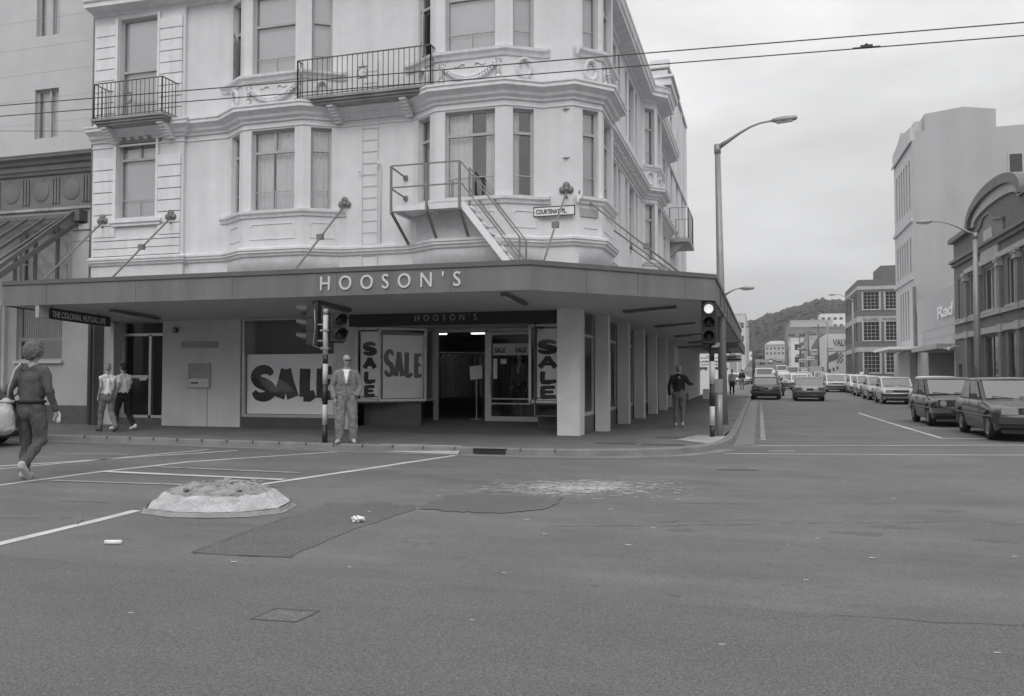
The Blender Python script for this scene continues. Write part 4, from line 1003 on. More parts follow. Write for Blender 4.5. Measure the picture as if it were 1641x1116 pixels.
# door screen
mb=MB(); Y=19.62
for (x0,x1,z0,z1) in ((-7.93,-7.80,.30,2.6),(-6.55,-6.46,.30,2.58),(-5.10,-5.0,.30,2.6),(-7.80,-5.10,2.52,2.6)): mb.box(x0,x1,Y,Y+.07,z0,z1)
ds=mb.build('door_frame','alu',bld)
mb=MB()
for (x0,x1,z0,z1) in ((-6.46,-6.38,.3,2.5),(-5.2,-5.12,.3,2.5),(-6.38,-5.2,.3,.42),(-6.38,-5.2,.72,.75),(-6.38,-5.2,.84,.87),(-6.38,-5.2,2.44,2.5)): mb.box(x0,x1,Y-.01,Y+.05,z0,z1)
dr=mb.build('door','alu',bld); mb=MB(); mb.quad((-6.4,Y+.02,.4),(-5.18,Y+.02,.4),(-5.18,Y+.02,2.46),(-6.4,Y+.02,2.46)); mb.build('pane','shopglass',dr)
mb=MB(); mb.box(-6.42,-6.40,Y-.05,Y-.03,1.0,1.5); mb.build('handle','alu',dr)
po=wthing('door_sticker','small SALE notice stuck across the top of the glass shop door','notice',(-5.9,19.6,2.0))
mb=MB(); mb.box(-6.34,-5.42,Y+.004,Y+.007,1.93,2.22); mb.build('sheet','blind',po)
text("SALE",.17,po,'lettering','posterink',(-6.30,Y+.002,2.0),ext=.001,off=.006,scx=.8); text("SALE",.17,po,'lettering','posterink',(-5.76,Y+.002,2.0),ext=.001,off=.006,scx=.8)
for (x0,x1,z0,z1,lb) in ((-6.15,-6.0,1.72,1.84,'small square card taped inside the glass shop door'),(-6.34,-6.24,1.35,1.85,'tall narrow notice taped inside the glass shop door near its left edge')):
    mb=MB(); mb.box(x0,x1,Y+.03,Y+.035,z0,z1); tag(mb.build('door_notice','poster'),lb,'notice')
# lit ceiling lamps in shop
LZ=2.5
for i,(x,y,lb) in enumerate(((-8.05,20.4,'lit ceiling lamp above the left door jamb inside the shop'),(-7.0,20.4,'lit ceiling lamp above the open shop doorway'),(-5.95,20.4,'lit ceiling lamp above the glass shop door'))):
    t=wthing('ceiling_lamp',lb,'ceiling lamp',(x,y,2.6),'lit lamps inside the shop'); mb=MB(); mb.box(x-.2,x+.2,y-.08,y+.08,LZ+.035,LZ+.065); mb.build('housing','white',t); mb=MB(); mb.box(x-.17,x+.17,y-.05,y+.05,LZ+.01,LZ+.035); mb.build('diffuser','lamp',t)
# clothes racks with suits
def rack(name,label,x0,y0,dx,dy,n,hang=1.2,top=2.05):
    t=wthing(name,label,'clothes rack',(x0,y0,.3)); mb=MB(); mb.bar((x0,y0,top),(x0+dx,y0+dy,top),.03)
    for f in (0,1): mb.bar((x0+dx*f,y0+dy*f,.3),(x0+dx*f,y0+dy*f,top),.03)
    mb.build('rail','metal',t)
    for i in range(n):
        f=(i+.5)/n; c=Vector((x0+dx*f,y0+dy*f,0)); mb=MB(); w=.19+random.uniform(-.03,.03); a=random.uniform(-.35,.35)+1.15
        e=Vector((math.cos(a),math.sin(a),0)); nrm=Vector((-e.y,e.x,0)); th=.035
        prof=[(-.05,top-.04),(-w,top-.16),(-w*.98,top-.75),(-w*.75,top-hang),(w*.75,top-hang),(w*.98,top-.75),(w,top-.16),(.05,top-.04)]
        pts=[c+e*px+Vector((0,0,pz)) for px,pz in prof]; mb.slab([p-nrm*th for p in pts],2*th,nrm)
        mb.build('jacket',random.choice(['jeans','jumper','jeansl','trouser','overall']),t)
rack('clothes_rack','rack of dark suit jackets seen through the open shop doorway',-8.7,20.6,1.7,.9,13)
rack('clothes_rack','rack of long dark coats at the back of the shop, left of the counter',-7.6,22.6,1.5,-.3,9)
rack('clothes_rack','second rack of dark jackets farther inside, behind the glass shop door',-6.6,23.2,1.8,.3,8)
st=wthing('sign_stand','pale card on a thin floor stand inside the open shop doorway','sign stand',(-6.9,20.0,.3)); mb=MB(); mb.bar((-6.9,20.0,.3),(-6.9,20.0,1.4),.02); mb.tube([(-7.05,20,.32),(-6.75,20,.32)],.015); mb.build('pole','alu',st); mb=MB(); mb.obox((-7.07,20.0,1.32),(.33,0,.04),(0,.01,0),(-.02,0,.34)); mb.build('card','poster',st)
ct=wthing('shop_counter','low pale-topped counter inside, behind the glass door','counter',(-5.8,21.5,.3)); mb=MB(); mb.box(-6.3,-5.2,21.4,22.0,.3,1.1); mb.build('body','wood',ct); mb=MB(); mb.box(-6.35,-5.15,21.35,22.05,1.1,1.14); mb.build('counter_top','frame',ct)
# --- offices door at left
mb=MB()
for (x0,x1,z0,z1) in ((-16.62,-16.54,.3,2.9),(-15.75,-15.67,.3,2.55),(-15.12,-15.05,.3,2.55),(-16.54,-15.05,2.5,2.57),(-16.54,-15.05,.3,.37)): mb.box(x0,x1,18.62,18.70,z0,z1)
dd=mb.build('office_door','alu',bld); mb=MB(); mb.box(-16.54,-15.75,18.6,18.68,1.36,1.44); mb.box(-16.0,-15.78,18.56,18.6,1.3,1.36); mb.build('push_bar','alu',dd)
mb=MB(); mb.quad((-16.56,18.66,.35),(-15.05,18.66,.35),(-15.05,18.66,2.9),(-16.56,18.66,2.9)); mb.build('pane','shopglassr',dd)
mb=MB(); mb.box(-16.6,-15.05,20.2,20.22,.1,2.95); mb.box(-16.62,-16.6,18.7,20.2,.1,2.95); mb.box(-15.06,-15.05,18.7,20.2,.1,2.95);mb.box(-16.6,-15.05,18.62,20.2,.12,.14); mb.build('lobby','dark',dd)
mb=MB(); mb.box(-16.62,-15.05,18.3,18.7,.1,.3); mb.build('doorstep','plinth',bld)
mb=MB(); mb.box(-15.3,-15.14,18.655,18.658,1.55,1.72); tag(mb.build('door_card','white'),'small white card on the side light of the office door','notice')
t=wthing('company_sign','narrow grey wall plate lettered C.M.L. beside the office door','sign',(-13.9,18.29,2.2)); mb=MB(); mb.box(-14.45,-13.36,18.272,18.3,2.15,2.31); mb.build('plate','neighmid',t); text("C.M.L.",.115,t,'lettering','letter',(-14.2,18.27,2.19),ext=.003,space=1.35)
t=wthing('night_safe','recessed wall unit with a slotted metal drawer under the company sign','night safe',(-13.9,18.3,1.1))
mb=MB()
for (x0,x1,z0,z1) in ((-14.22,-13.56,1.72,1.75),(-14.22,-13.56,1.10,1.13),(-14.22,-14.19,1.13,1.72),(-13.59,-13.56,1.13,1.72)): mb.box(x0,x1,18.27,18.3,z0,z1)
mb.build('surround','neighmid',t); mb=MB(); mb.box(-14.19,-13.59,18.28,18.3,1.36,1.72); mb.build('back_panel','metal',t)
mb=MB(); mb.box(-14.19,-13.59,18.26,18.3,1.13,1.34); mb.build('drawer','alu',t); mb=MB(); mb.box(-14.13,-13.9,18.252,18.26,1.22,1.26); mb.build('slot','black',t)
mb=MB(); mb.box(-13.66,-13.645,18.285,18.3,.12,1.1); mb.build('conduit','neighmid',t)
t=wthing('security_light','small round black fitting on the wall under the soffit near the office door','wall light',(-14.7,18.2,2.6)); mb=MB(); mb.cyl((-14.62,18.3,2.62),(-14.62,18.2,2.62),.07,12); mb.build('housing','black',t); mb=MB(); mb.cyl((-14.62,18.2,2.62),(-14.62,18.18,2.62),.045,12); mb.build('lens_cover','alu',t)
# ------------------------------------------------------------------ awning (part of the building)
FX=[(-16.45,14.7),(-4.05,14.7),(-.88,17.95),(-.80,40.2)]
FZ=[(3.03,3.56)]
aw=MB(); 
WL=[(-16.45,18.35),(-3.72,18.35),(-3.72,40.2)]
def pol(mb,pts): mb.quad(*pts)
# soffit slopes from 3.03 at the fascia to 2.83 at the wall
sf_=MB()
f1,f2,f3,f4=FX
sf_.quad((f1[0],f1[1],3.03),(-16.45,18.9,2.84),(-3.72,18.9,2.84),(f2[0],f2[1],3.03))
sf_.quad((f2[0],f2[1],3.03),(-3.72,18.9,2.84),(f3[0],f3[1]+.95,3.03),(f3[0],f3[1],3.03))
sf_.quad((-3.72,18.9,2.84),(-4.0,40.2,2.84),(f4[0],f4[1],3.03),(f3[0],f3[1]+.95,3.03))
dk=MB(); dk.quad((f1[0],f1[1],3.5),(f2[0],f2[1],3.5),(-3.8,17.9,3.42),(-16.45,17.9,3.42)); dk.quad((f2[0],f2[1],3.5),(f3[0],f3[1],3.5),(f4[0],f4[1],3.5),(-3.8,40.2,3.42),(-3.8,17.9,3.42))
awn=aw.build if False else None
a0=MB(); 
sweep(a0,FX,[(-.06,3.0),(0,3.0),(0,3.47),(-.06,3.47)])
awning=a0.build('awning','fascia',bld)
sf_.build('soffit','soffit',awning); dk.build('deck','deck',awning)
a1=MB(); sweep(a1,FX,[(-.06,3.47),(.03,3.47),(.03,3.56),(-.06,3.56),(-.06,3.5)]); a1.build('flashing','fasciatop',awning)
a2=MB(); a2.quad((-16.45,14.7,3.0),(-16.45,14.7,3.5),(-16.45,18.3,3.42),(-16.45,18.3,2.84)); a2.quad((-.8,40.2,3.0),(-3.8,40.2,2.84),(-3.8,40.2,3.42),(-.8,40.2,3.5)); a2.build('end_panel','fascia',awning)
a3=MB()
for u in (-15.2,-12.8,-10.4,-8.0,-5.6): a3.box(u-.004,u+.004,14.694,14.70,3.01,3.46)
for k in (.28,.55,.82):
    p=Vector(f2).lerp(Vector(f3),k); a3.obox((p.x,p.y,3.01),(.007,.007,0),(.004,-.004,0),(0,0,.45))
for v in range(20,40,2): a3.box(-.87,-.83,v,v+.006,3.01,3.46)
a3.build('panel_joints','fasciatop',awning)
text("HOOSON'S",.40,awning,'lettering','letter',(-8.38,14.685,3.115),ext=.012,space=1.93,scx=.90,off=.002)
# tie rods with clover-shaped wall plates
def clover(mb,c,t,nn,r=.085):
    for dx,dz,th in ((-.085,0,.026),(.085,0,.030),(0,.10,.034)): mb.tube([c+t*dx+Vector((0,0,dz)),c+t*dx+Vector((0,0,dz))+nn*th],r*.92,12)
    mb.tube([c+Vector((0,0,.02)),c+Vector((0,0,.02))+nn*.04],.06,10); mb.tube([c-Vector((0,0,.16)),c+nn*.02-Vector((0,0,.16))],.03,6)
def rod(c,t,nn,end,box=True,fr=.5):
    mb=MB(); c=Vector(c); clover(mb,c,t,nn); e=Vector(end); mb.tube([c+nn*.03-Vector((0,0,.05)),e],.022,6)
    if box:
        p=c.lerp(e,fr); mb.box(p.x-.07,p.x+.07,p.y-.05,p.y+.05,p.z-.06,p.z+.06)
    mb.build('tie_rod','escape',awning)
X=Vector((1,0,0));Yn=Vector((0,-1,0))
rod((-16.34,17.54,5.45),X,Yn,(-15.75,15.0,3.5),False); rod((-14.23,17.54,5.45),X,Yn,(-13.8,15.0,3.5)); rod((-9.42,17.68,5.5),X,Yn,(-9.2,15.0,3.5)); rod((-4.02,17.69,5.5),X,Yn,(-3.9,15.1,3.5))
rod((-3.77,17.95,5.45),Vector((0,1,0)),X,(-1.45,18.15,3.5),True,.62)
for v in (22.0,25.5,29.0): rod((-3.77,v,5.4),Vector((0,1,0)),X,(-1.3,v,3.5),v>28,.5)
# soffit tubes
def tubelight(c,ax,L_,label,grp='tube lights under the awning'):
    c=Vector(c); ax=Vector(ax); t=wthing('tube_light',label,'tube light',c,grp); ay=Vector((-ax.y,ax.x,0))
    mb=MB(); mb.obox(c-ax*L_/2-ay*.06-Vector((0,0,.05)),ax*L_,ay*.12,Vector((0,0,.05))); mb.build('housing','rail',t)
    mb=MB(); mb.tube([c-ax*L_*.46-Vector((0,0,.075)),c+ax*L_*.46-Vector((0,0,.075))],.022,8); mb.build('tube','alu',t)
def soz(u,v): 
    d=min(v-14.7, (-.85-u)*1.0 if v>18 else 9); return 3.03-.19*min(1,max(0,d)/3.3)
for (c,L_,lb) in (((-14.35,16.5),1.6,'unlit tube light under the awning, above the office door'),((-8.85,16.1),1.5,'unlit tube light under the awning, above the left signal pole'),((-4.65,15.8),1.5,'unlit tube light under the awning, above the right end of the entrance')):
    cc=(c[0],c[1],soz(*c)+.0); t=wthing('tube_light',lb,'tube light',cc,'tube lights under the awning'); sl=-.19/4.2
    mb=MB(); 
    for (dx,dz,w,h,m) in ((0,-.055,.13,.05,0),): mb.obox((c[0]-w/2,c[1]-L_/2,cc[2]+dz-sl*L_/2),(w,0,0),(0,L_,sl*L_),(0,0,h))
    mb.build('housing','rail',t); mb=MB(); mb.tube([(c[0],c[1]-L_*.47,cc[2]-.075-sl*L_/2),(c[0],c[1]+L_*.47,cc[2]-.075+sl*L_/2)],.022,8); mb.build('tube','alu',t)
for k,v in enumerate((18.7,24.4,30.5,36.5)):
    nm=['nearest','second','third','farthest'][k]
    u0,u1=-2.95,-1.75; z0,z1=soz(u0,v),soz(u1,v); cc=(-2.35,v,z0)
    t=wthing('tube_light','%s of the four unlit tube lights in line under the side awning'%nm,'tube light',cc,'tube lights under the awning'); mb=MB(); mb.obox((u0,v-.06,z0-.055),(u1-u0,0,z1-z0),(0,.12,0),(0,0,.05)); mb.build('housing','rail',t)
    mb=MB(); mb.tube([(u0+.05,v,z0-.075),(u1-.05,v,z1-.075)],.022,8); mb.build('tube','alu',t)
# hanging company sign
t=wthing('hanging_sign','dark board lettered THE COLONIAL MUTUAL LIFE hanging under the left end of the awning','sign',(-15.45,15.8,2.7))
mb=MB(); mb.obox((-15.49,14.75,2.73),(.08,0,0),(0,2.1,-.095),(0,0,.25)); mb.build('board','signboard',t)
mb=MB(); mb.obox((-15.50,14.7,2.72),(.1,0,0),(0,.28,-.012),(0,0,.27)); mb.build('end_cap','neighmid',t)
mb=MB(); mb.box(-15.46,-15.44,15.1,15.12,2.95,3.02); mb.box(-15.46,-15.44,16.5,16.52,2.88,2.97); mb.build('hanger','rail',t)
text("THE COLONIAL MUTUAL LIFE",.19,t,'lettering','letter',(-15.405,15.08,2.765),rot=(R(90),0,R(90)),ext=.002,off=.006,scx=.63,shear=0)
o_=t.children[-1]; o_.rotation_euler=(R(90),R(2.6),R(90))
# street name signs
t=wthing('street_sign','white street name plate COURTENAY PL. on the corner wall','street sign',(-4.27,17.67,5.03)); mb=MB(); mb.box(-4.73,-3.83,17.59,17.61,4.94,5.12); mb.build('plate','white',t)
mb=MB()
for (x0,x1,z0,z1) in ((-4.75,-3.81,5.12,5.14),(-4.75,-3.81,4.92,4.94),(-4.75,-4.73,4.94,5.12),(-3.83,-3.81,4.94,5.12)): mb.box(x0,x1,17.585,17.61,z0,z1)
mb.build('border','posterink',t); text("COURTENAY  PL.",.135,t,'lettering','posterink',(-4.69,17.585,4.98),ext=.002,off=.004,scx=.66)
t=wthing('street_sign','grey street plate edge on, just round the corner from the white plate','street sign',(-3.68,18.0,5.03)); mb=MB(); mb.obox((-3.74,17.82,4.93),(.33,.33,0),(.012,-.012,0),(0,0,.18)); mb.build('plate','neighmid',t);
# ------------------------------------------------------------------ five storey block behind
blk=wthing('tall_block','plain five storey block rising behind the white corner building on the side street','building',(-3.8,42,.12))
PB=[(-12,37.3),(-3.82,37.3),(-3.82,46.8)]
W2=[]
for (s,w) in ((1.0,.8),(3.6,.9),(6.6,.9)):
    for z in (4.2,6.9,9.4,11.8): W2.append((s,s+w,z,z+1.7))
mb=MB(); wallseg(mb,PB[0],PB[1],2.9,15.3,[(6.2,7.0,12.3,13.9)]); wallseg(mb,PB[1],PB[2],2.9,15.3,W2); mb.quad((-12,46.8,2.9),(-12,37.3,2.9),(-12,37.3,15.3),(-12,46.8,15.3)); mb.quad((-3.82,46.8,2.9),(-12,46.8,2.9),(-12,46.8,15.3),(-3.82,46.8,15.3)); mb.build('wall','wall',blk)
mb=MB(); mb.box(-12,-3.82,37.3,46.8,15.2,15.25); mb.build('roof','deck',blk)
mb=MB(); mb.box(-4.6,-3.75,37.25,37.8,15.3,15.65); mb.box(-3.95,-3.72,37.8,46.85,15.25,15.4); mb.box(-3.82,-3.74,37.4,46.7,10.9,11.05); 
for v in (40.4,43.6,46.3): mb.box(-3.82,-3.76,v,v+.4,11.1,15.25)
mb.build('parapet','trim',blk)
for s0,s1,z0,z1 in W2: window(blk,PB[1],PB[2],s0,s1,z0,z1,trans=z1-.5,cover='none')
window(blk,PB[0],PB[1],6.2,7.0,12.3,13.9,trans=13.4,cover='none')
mb=MB(); mb.box(-3.82,-2.95,37.6,40.6,7.45,7.6); sl=mb.build('balcony','neighmid',blk); railing(sl,[(-3.8,37.65),(-3.0,37.65),(-3.0,40.55),(-3.8,40.55)],7.6,9.0,sp=.4,r=.012); mb=MB(); mb.raw([(-3.82,37.8,7.45),(-3.1,37.8,7.45),(-3.82,37.8,6.8),(-3.82,38.1,7.45),(-3.1,38.1,7.45),(-3.82,38.1,6.8)],[(0,2,1),(3,4,5),(1,2,5,4)]); mb.build('bracket','neighmid',sl)
# neighbouring awning farther up the side street
na=wthing('far_awning','lower dark awning next along the side street, beyond the end of the long grey one','awning',(-2.4,48,2.9))
mb=MB(); mb.box(-3.9,-.95,40.6,57,2.95,3.0); mb.build('soffit','soffit',na); mb=MB(); mb.box(-.98,-.9,40.6,57,2.85,3.4); mb.box(-3.9,-.98,40.55,40.62,2.75,3.1); mb.build('fascia','rail',na)
for v in (42.5,45.5,48.5,52): 
    mb=MB(); mb.box(-2.9,-1.6,v-.08,v+.08,2.84,2.9); mb.build('light_fitting','rail',na)
mb=MB(); mb.box(-3.95,-3.8,46.9,56.6,0,3.4); tag(mb.build('shop_wall','column'),'dark end wall of the shops under the far awning','wall')
t=wthing('projecting_sign','small pale sign box hanging under the far awning edge','sign',(-1.3,50,2.4)); mb=MB(); mb.box(-1.85,-.95,49.9,50.0,2.25,2.65); mb.build('face','poster',t); mb=MB(); mb.box(-1.8,-1.3,49.89,49.9,2.5,2.56); mb.box(-1.8,-1.0,49.89,49.9,2.34,2.44); mb.build('marks','posterink',t)
# ------------------------------------------------------------------ neighbour on the left
nb=wthing('neighbour_building','plain grey rendered building with a heavy dark cornice at the far left','building',(-19,18.3,.12))
NA,NB=(-40,18.55),(-17.12,18.55)
holes=[(40-19.72,40-18.88,z,z+1.42) for z in (8.15,11.1,14.1)]+[(40-23.2,40-22.4,z,z+1.42) for z in (8.15,11.1)]
mb=MB(); wallseg(mb,NA,NB,7.4,18,[h for h in holes]); mb.quad((-17.12,18.55,.1),(-17.12,30,.1),(-17.12,30,18),(-17.12,18.55,18)); mb.build('wall','neigh',nb)
for h in holes: window(nb,NA,NB,*h,mull=False,cover='curtain',trans=None,fw=.06)
mb=MB()
for h in holes: c=-40+(h[0]+h[1])/2; mb.box(c+.03,c+.09,18.63,18.7,h[2],h[3])
mb.build('window_mullion','frame',nb)
mb=MB()
for z in (8.6,9.3,10.05,10.8,11.6,12.4): mb.box(-40,-17.13,18.547,18.55,z,z+.006)
mb.build('course_line','neighmid',nb)
CP=[(-40,18.3),(-17.3,18.3),(-17.3,18.6)]
mb=MB(); sweep(mb,CP,[(.0,7.0),(.06,7.02),(.09,7.1),(.13,7.12),(.15,7.25),(.22,7.28),(.26,7.36),(.36,7.42),(.38,7.52),(-.2,7.56)]); mb.build('cornice','neighdk',nb)
mb=MB(); wallseg(mb,(-40,18.3),(-17.3,18.3),6.05,7.02); mb.quad((-17.3,18.3,.1),(-17.3,18.6,.1),(-17.3,18.6,7.0),(-17.3,18.3,7.0)); mb.build('frieze','neighdk',nb)
for i in range(5):
    c=Vector((-18.12-1.05*i,18.3,6.55)); mb=MB(); 
    mb.ball(c,(.29,.05,.29),20,8); mb.build('frieze_roundel','neighdk',nb)
    mb=MB()
    for dx in (.42,.52,.62): mb.box(c.x+dx-.03,c.x+dx+.03,18.26,18.3,6.2,6.92)
    mb.build('frieze_fluting','neighdk',nb)
mb=MB(); mb.box(-40,-17.28,18.22,18.3,6.0,6.07); 
for k in range(60):
    x=-17.5-.09*k
    if (k//7)%2==0: mb.box(x-.02,x+.03,18.2,18.22,6.0,6.06)
mb.build('dentil_band','stone',nb)
WH=[(40-19.95,40-18.35,1.85,3.35),(40-23,40-21.3,1.85,3.35),(40-19.9,40-18.2,4.0,5.5),(40-23,40-21.3,4.0,5.5)]
mb=MB(); wallseg(mb,(-40,18.3),(-17.3,18.3),.1,6.05,WH); mb.build('lower_wall','neighmid2',nb)
for i,h in enumerate(WH): window(nb,(-40,18.3),(-17.3,18.3),*h,low=h[2]+.55,cover='none' if i<2 else 'curtain',trans=h[2]+.6 if i<2 else None)
mb=MB()
for k in range(20): x=-19.9+k*.08; mb.box(x-.008,x+.008,18.36,18.375,2.45,3.3)
mb.build('window_bars','neighmid',nb)
mb=MB(); mb.box(-19.98,-18.28,18.2,18.3,1.77,1.84); mb.build('sill','neigh',nb)
mb=MB(); mb.box(-40,-17.32,18.24,18.3,.1,.62); mb.box(-18.5,-18.1,18.23,18.24,.28,.34); mb.build('plinth','plinth',nb)
mb=MB(); mb.box(-20.75,-20.25,18.18,18.3,.6,3.5); mb.box(-20.65,-20.35,18.13,18.18,.6,3.4); mb.box(-17.95,-17.4,18.2,18.3,3.4,5.4); mb.box(-18.0,-17.35,18.15,18.3,5.4,5.55); mb.box(-18.0,-17.35,18.18,18.3,5.1,5.14); mb.build('pilaster','neigh',nb)
mb=MB(); mb.cyl((-17.02,17.9,.15),(-17.02,17.9,14),.055,8); mb.box(-17.1,-16.94,17.95,18.5,.1,14); mb.build('drainpipe','neighdk',nb)
# glass lean-to canopy of the neighbour
mb=MB(); 
for i in range(7):
    x=-18.1-.62*i-.1; mb.bar((x,18.1,5.75),(x,15.4,3.75),.055,.08)
mb.bar((-17.75,18.1,5.9),(-17.75,15.4,3.8),.06,.1); mb.bar((-17.75,18.1,5.55),(-17.75,15.2,3.45),.07,.12); mb.bar((-23,18.12,5.78),(-17.6,18.12,5.78),.09,.14); mb.bar((-23,15.4,3.74),(-17.6,15.4,3.74),.07,.1)
mb.box(-17.85,-17.55,18.0,18.28,5.62,5.92)
for (x,y) in ((-17.85,17.6),(-17.85,16.9),(-17.85,16.3)): mb.bar((x,y,3.4),(x,y,3.74+(y-15.4)*.75),.07)
cn=mb.build('glass_canopy','rail',nb); mb=MB(); mb.quad((-23,15.4,3.77),(-17.8,15.4,3.77),(-17.8,18.1,5.77),(-23,18.1,5.77)); mb.build('canopy_pane','canopyglass',cn)
# ------------------------------------------------------------------ signals
def signalhead(t,c,face,n=3,lit=None,visor=True,backplate=False,dz=.27):
    """c top-centre of head; face unit dir"""
    f=Vector(face).normalized(); s=Vector((-f.y,f.x,0)); c=Vector(c)
    mb=MB()
    for i in range(n): 
        z=c.z-dz*(i+1); mb.obox(c*1.0-s*.14-f*.10+Vector((0,0,-dz*(i+1)+.005)),s*.28,f*.2,Vector((0,0,dz-.01)))
    mb.obox(c-s*.15-f*.12+Vector((0,0,-dz*n-.02)),s*.30,f*.05,Vector((0,0,dz*n+.05)))
    hd=mb.build('signal_head','black',t)
    for i in range(n):
        p=c+Vector((0,0,-dz*(i+.5)))+f*.105; mb=MB()
        mb.tube([p-f*.004,p+f*.008],[.098,.098],16); mb.build('lens','signal' if lit==i else 'lens',hd)
        mb=MB(); vs=[];fs=[]; k=14
        for j in range(k+1):
            a=R(-35)+R(250)*j/k; d=s*math.cos(a)+Vector((0,0,math.sin(a)))
            vs+= [p+d*.115,p+d*.115+f*(.20 if 2<j<k-2 else .1),p+d*.125+f*(.20 if 2<j<k-2 else .1),p+d*.125]
        for j in range(k): 
            for q in range(4): fs.append((j*4+q,j*4+(q+1)%4,(j+1)*4+(q+1)%4,(j+1)*4+q))
        mb.raw(vs,fs); mb.build('visor','black',hd)
    return hd
def bandedpole(t,x,y,z0,bands,r=.052):
    for a,b,m in bands:
        mb=MB(); mb.cyl((x,y,a),(x,y,b),r,14); mb.build('pole_band',m,t)
t=wthing('traffic_signal','black and white banded signal pole at the kerb beside the man in overalls','traffic signal',(-8.08,14.42,.12),'traffic signals')
bandedpole(t,-8.08,14.42,.12,[(.12,.47,'black'),(.47,.86,'pole_grey'),(.86,1.26,'black'),(1.26,1.65,'pole_grey'),(1.65,1.83,'black'),(1.83,2.6,'pole_grey'),(2.6,2.72,'metal')]) 
mb=MB(); mb.box(-8.17,-7.99,14.36,14.48,2.28,2.32); mb.box(-8.17,-7.99,14.36,14.48,1.93,1.97); mb.bar((-8.33,14.42,2.42),(-8.02,14.42,2.42),.03); mb.bar((-8.33,14.42,2.1),(-8.02,14.42,2.1),.03); mb.tube([(-8.26,14.3,2.7),(-8.24,14.3,2.4),(-8.28,14.3,2.0),(-8.16,14.36,1.95)],.01,5); mb.build('mounting_bracket','metal',t)
signalhead(t,(-8.40,14.5,2.83),(-.96,-.28,0)); signalhead(t,(-7.86,14.5,2.64),(.72,-.68,0),2,dz=.28)
t=wthing('traffic_signal','banded signal pole at the right kerb corner with its top lamp lit','traffic signal',(-.97,18.2,.12),'traffic signals')
bandedpole(t,-.97,18.2,.12,[(.12,.365,'black'),(.365,.77,'pole_grey'),(.77,1.25,'black'),(1.25,1.73,'pole_grey'),(1.73,2.1,'black')],.055)
signalhead(t,(-1.02,18.05,2.98),(.07,-1,0),3,lit=0,dz=.29)
mb=MB(); mb.box(-.90,-.80,18.1,18.2,2.05,2.12); mb.bar((-.97,18.2,2.1),(-.97,18.1,2.12),.04); mb.box(-.96,-.82,18.0,18.1,2.02,2.06); mb.build('mounting_bracket','metal',t)
mb=MB(); mb.box(-1.16,-1.03,18.15,18.2,.92,1.14); mb.build('push_button_box','rail',t)
t=wthing('junction_post','short grey steel post standing against the right signal pole','post',(-.84,18.5,.12)); mb=MB(); mb.cyl((-.84,18.5,.12),(-.84,18.5,1.05),.075,12); mb.build('post','metal',t); mb=MB(); mb.box(-.93,-.76,18.42,18.58,1.05,1.35); mb.build('cabinet','metal',t)
# ------------------------------------------------------------------ street lamps
def lamppost(label,x,y,zb,h,arm,dr,r0=.11,lean=0,sz=1):
    t=wthing('street_lamp',label,'street lamp',(x,y,zb),'street lamps'); mb=MB(); top=Vector((x+lean,y,zb+h)); mb.tube([(x,y,zb),(x+lean*.5,y,zb+h*.5),top],[r0,r0*.85,r0*.62],14); mb.tube([top-Vector((0,0,.22)),top+Vector((0,0,.03))],r0*.75,14); mb.build('pole','metal',t)
    d=Vector(dr).normalized(); P=[top-Vector((0,0,.06))+d*arm*f+Vector((0,0,hh*arm*.5)) for f,hh in ((0.0,0),(.2,.22),(.4,.45),(.6,.64),(.78,.74),(1,.77))]
    mb=MB(); mb.tube(P,[.075,.055,.04,.03,.027,.027],8); mb.build('arm','metal',t)
    e=P[-1]; mb=MB(); s=Vector((-d.y,d.x,0)); L_=.62*sz
    mb.tube([e-d*.02,e+d*.12,e+d*L_*.5,e+d*L_*.95,e+d*L_],[.045,.075,.085,.06,.02],10); mb.build('lantern','metal',t)
    mb=MB(); mb.tube([e+d*.1-Vector((0,0,.05)),e+d*L_*.8-Vector((0,0,.05))],[.06,.05],8); mb.build('diffuser','framew',t)
    return t
lamppost('tall tapered street lamp standing at the awning corner by the right signal pole',-.93,23.0,.12,7.55,1.45,(1,-.15,0),.12,lean=-.10)
lamppost('tall street lamp in front of the brick arched building on the right',8.9,39.5,.12,7.4,1.7,(-1,-.05,0),.14)
lamppost('street lamp whose arm alone shows beyond the edge of the awning',-1.55,40.42,.12,5.2,.75,(1,-.1,0),.07)
lamppost('slender street lamp before the dark brick corner works',8.9,88,.4,8.6,1.6,(-1,0,0),.12)
lamppost('far slender street lamp near the painted gable wall',8.9,120,.7,8.0,1.6,(-1,0,0),.12)
# ------------------------------------------------------------------ overhead wires
def wirepts(a,b,sag,n=24):
    a=Vector(a);b=Vector(b); return [a.lerp(b,i/n)-Vector((0,0,sag*4*(i/n)*(1-i/n))) for i in range(n+1)]
def wire(a,b,sag,label,r=.009,name='overhead_wire'):
    mb=MB(); mb.tube(wirepts(a,b,sag),r,5,False); return tag(mb.build(name,'wire'),label,'wire','overhead wires')
def ext(a,b,k0,k1): a=Vector(a);b=Vector(b); return a+(b-a)*k0,a+(b-a)*k1
wire(*ext((-12.21,10.89,6),(3.26,12.08,6),-.5,1.6),0,'upper of the two trolley wires crossing the picture')
wire(*ext((-12.71,11.34,6),(3.38,12.55,6),-.5,1.6),0,'lower of the two trolley wires crossing the picture')
mb=MB(); mb.box(1.4,1.56,12.37,12.41,6.0,6.035); mb.ball((1.48,12.39,6.03),.03,8,5); mb.tube([(1.3,12.375,6.0),(1.66,12.405,6.0)],.014,6); tag(mb.build('wire_clamp','wire'),'small dark fitting clamped on the lower trolley wire against the sky','clamp')
wire((-20.5,11.5,6.6),(-16.9,17.5,7.85),.05,'thin stay wire running to the pilaster at the left',.006)
wire((-21,12,5.6),(-17.6,18.1,7.55),.05,'thin stay wire above the dark cornice at the left',.006)
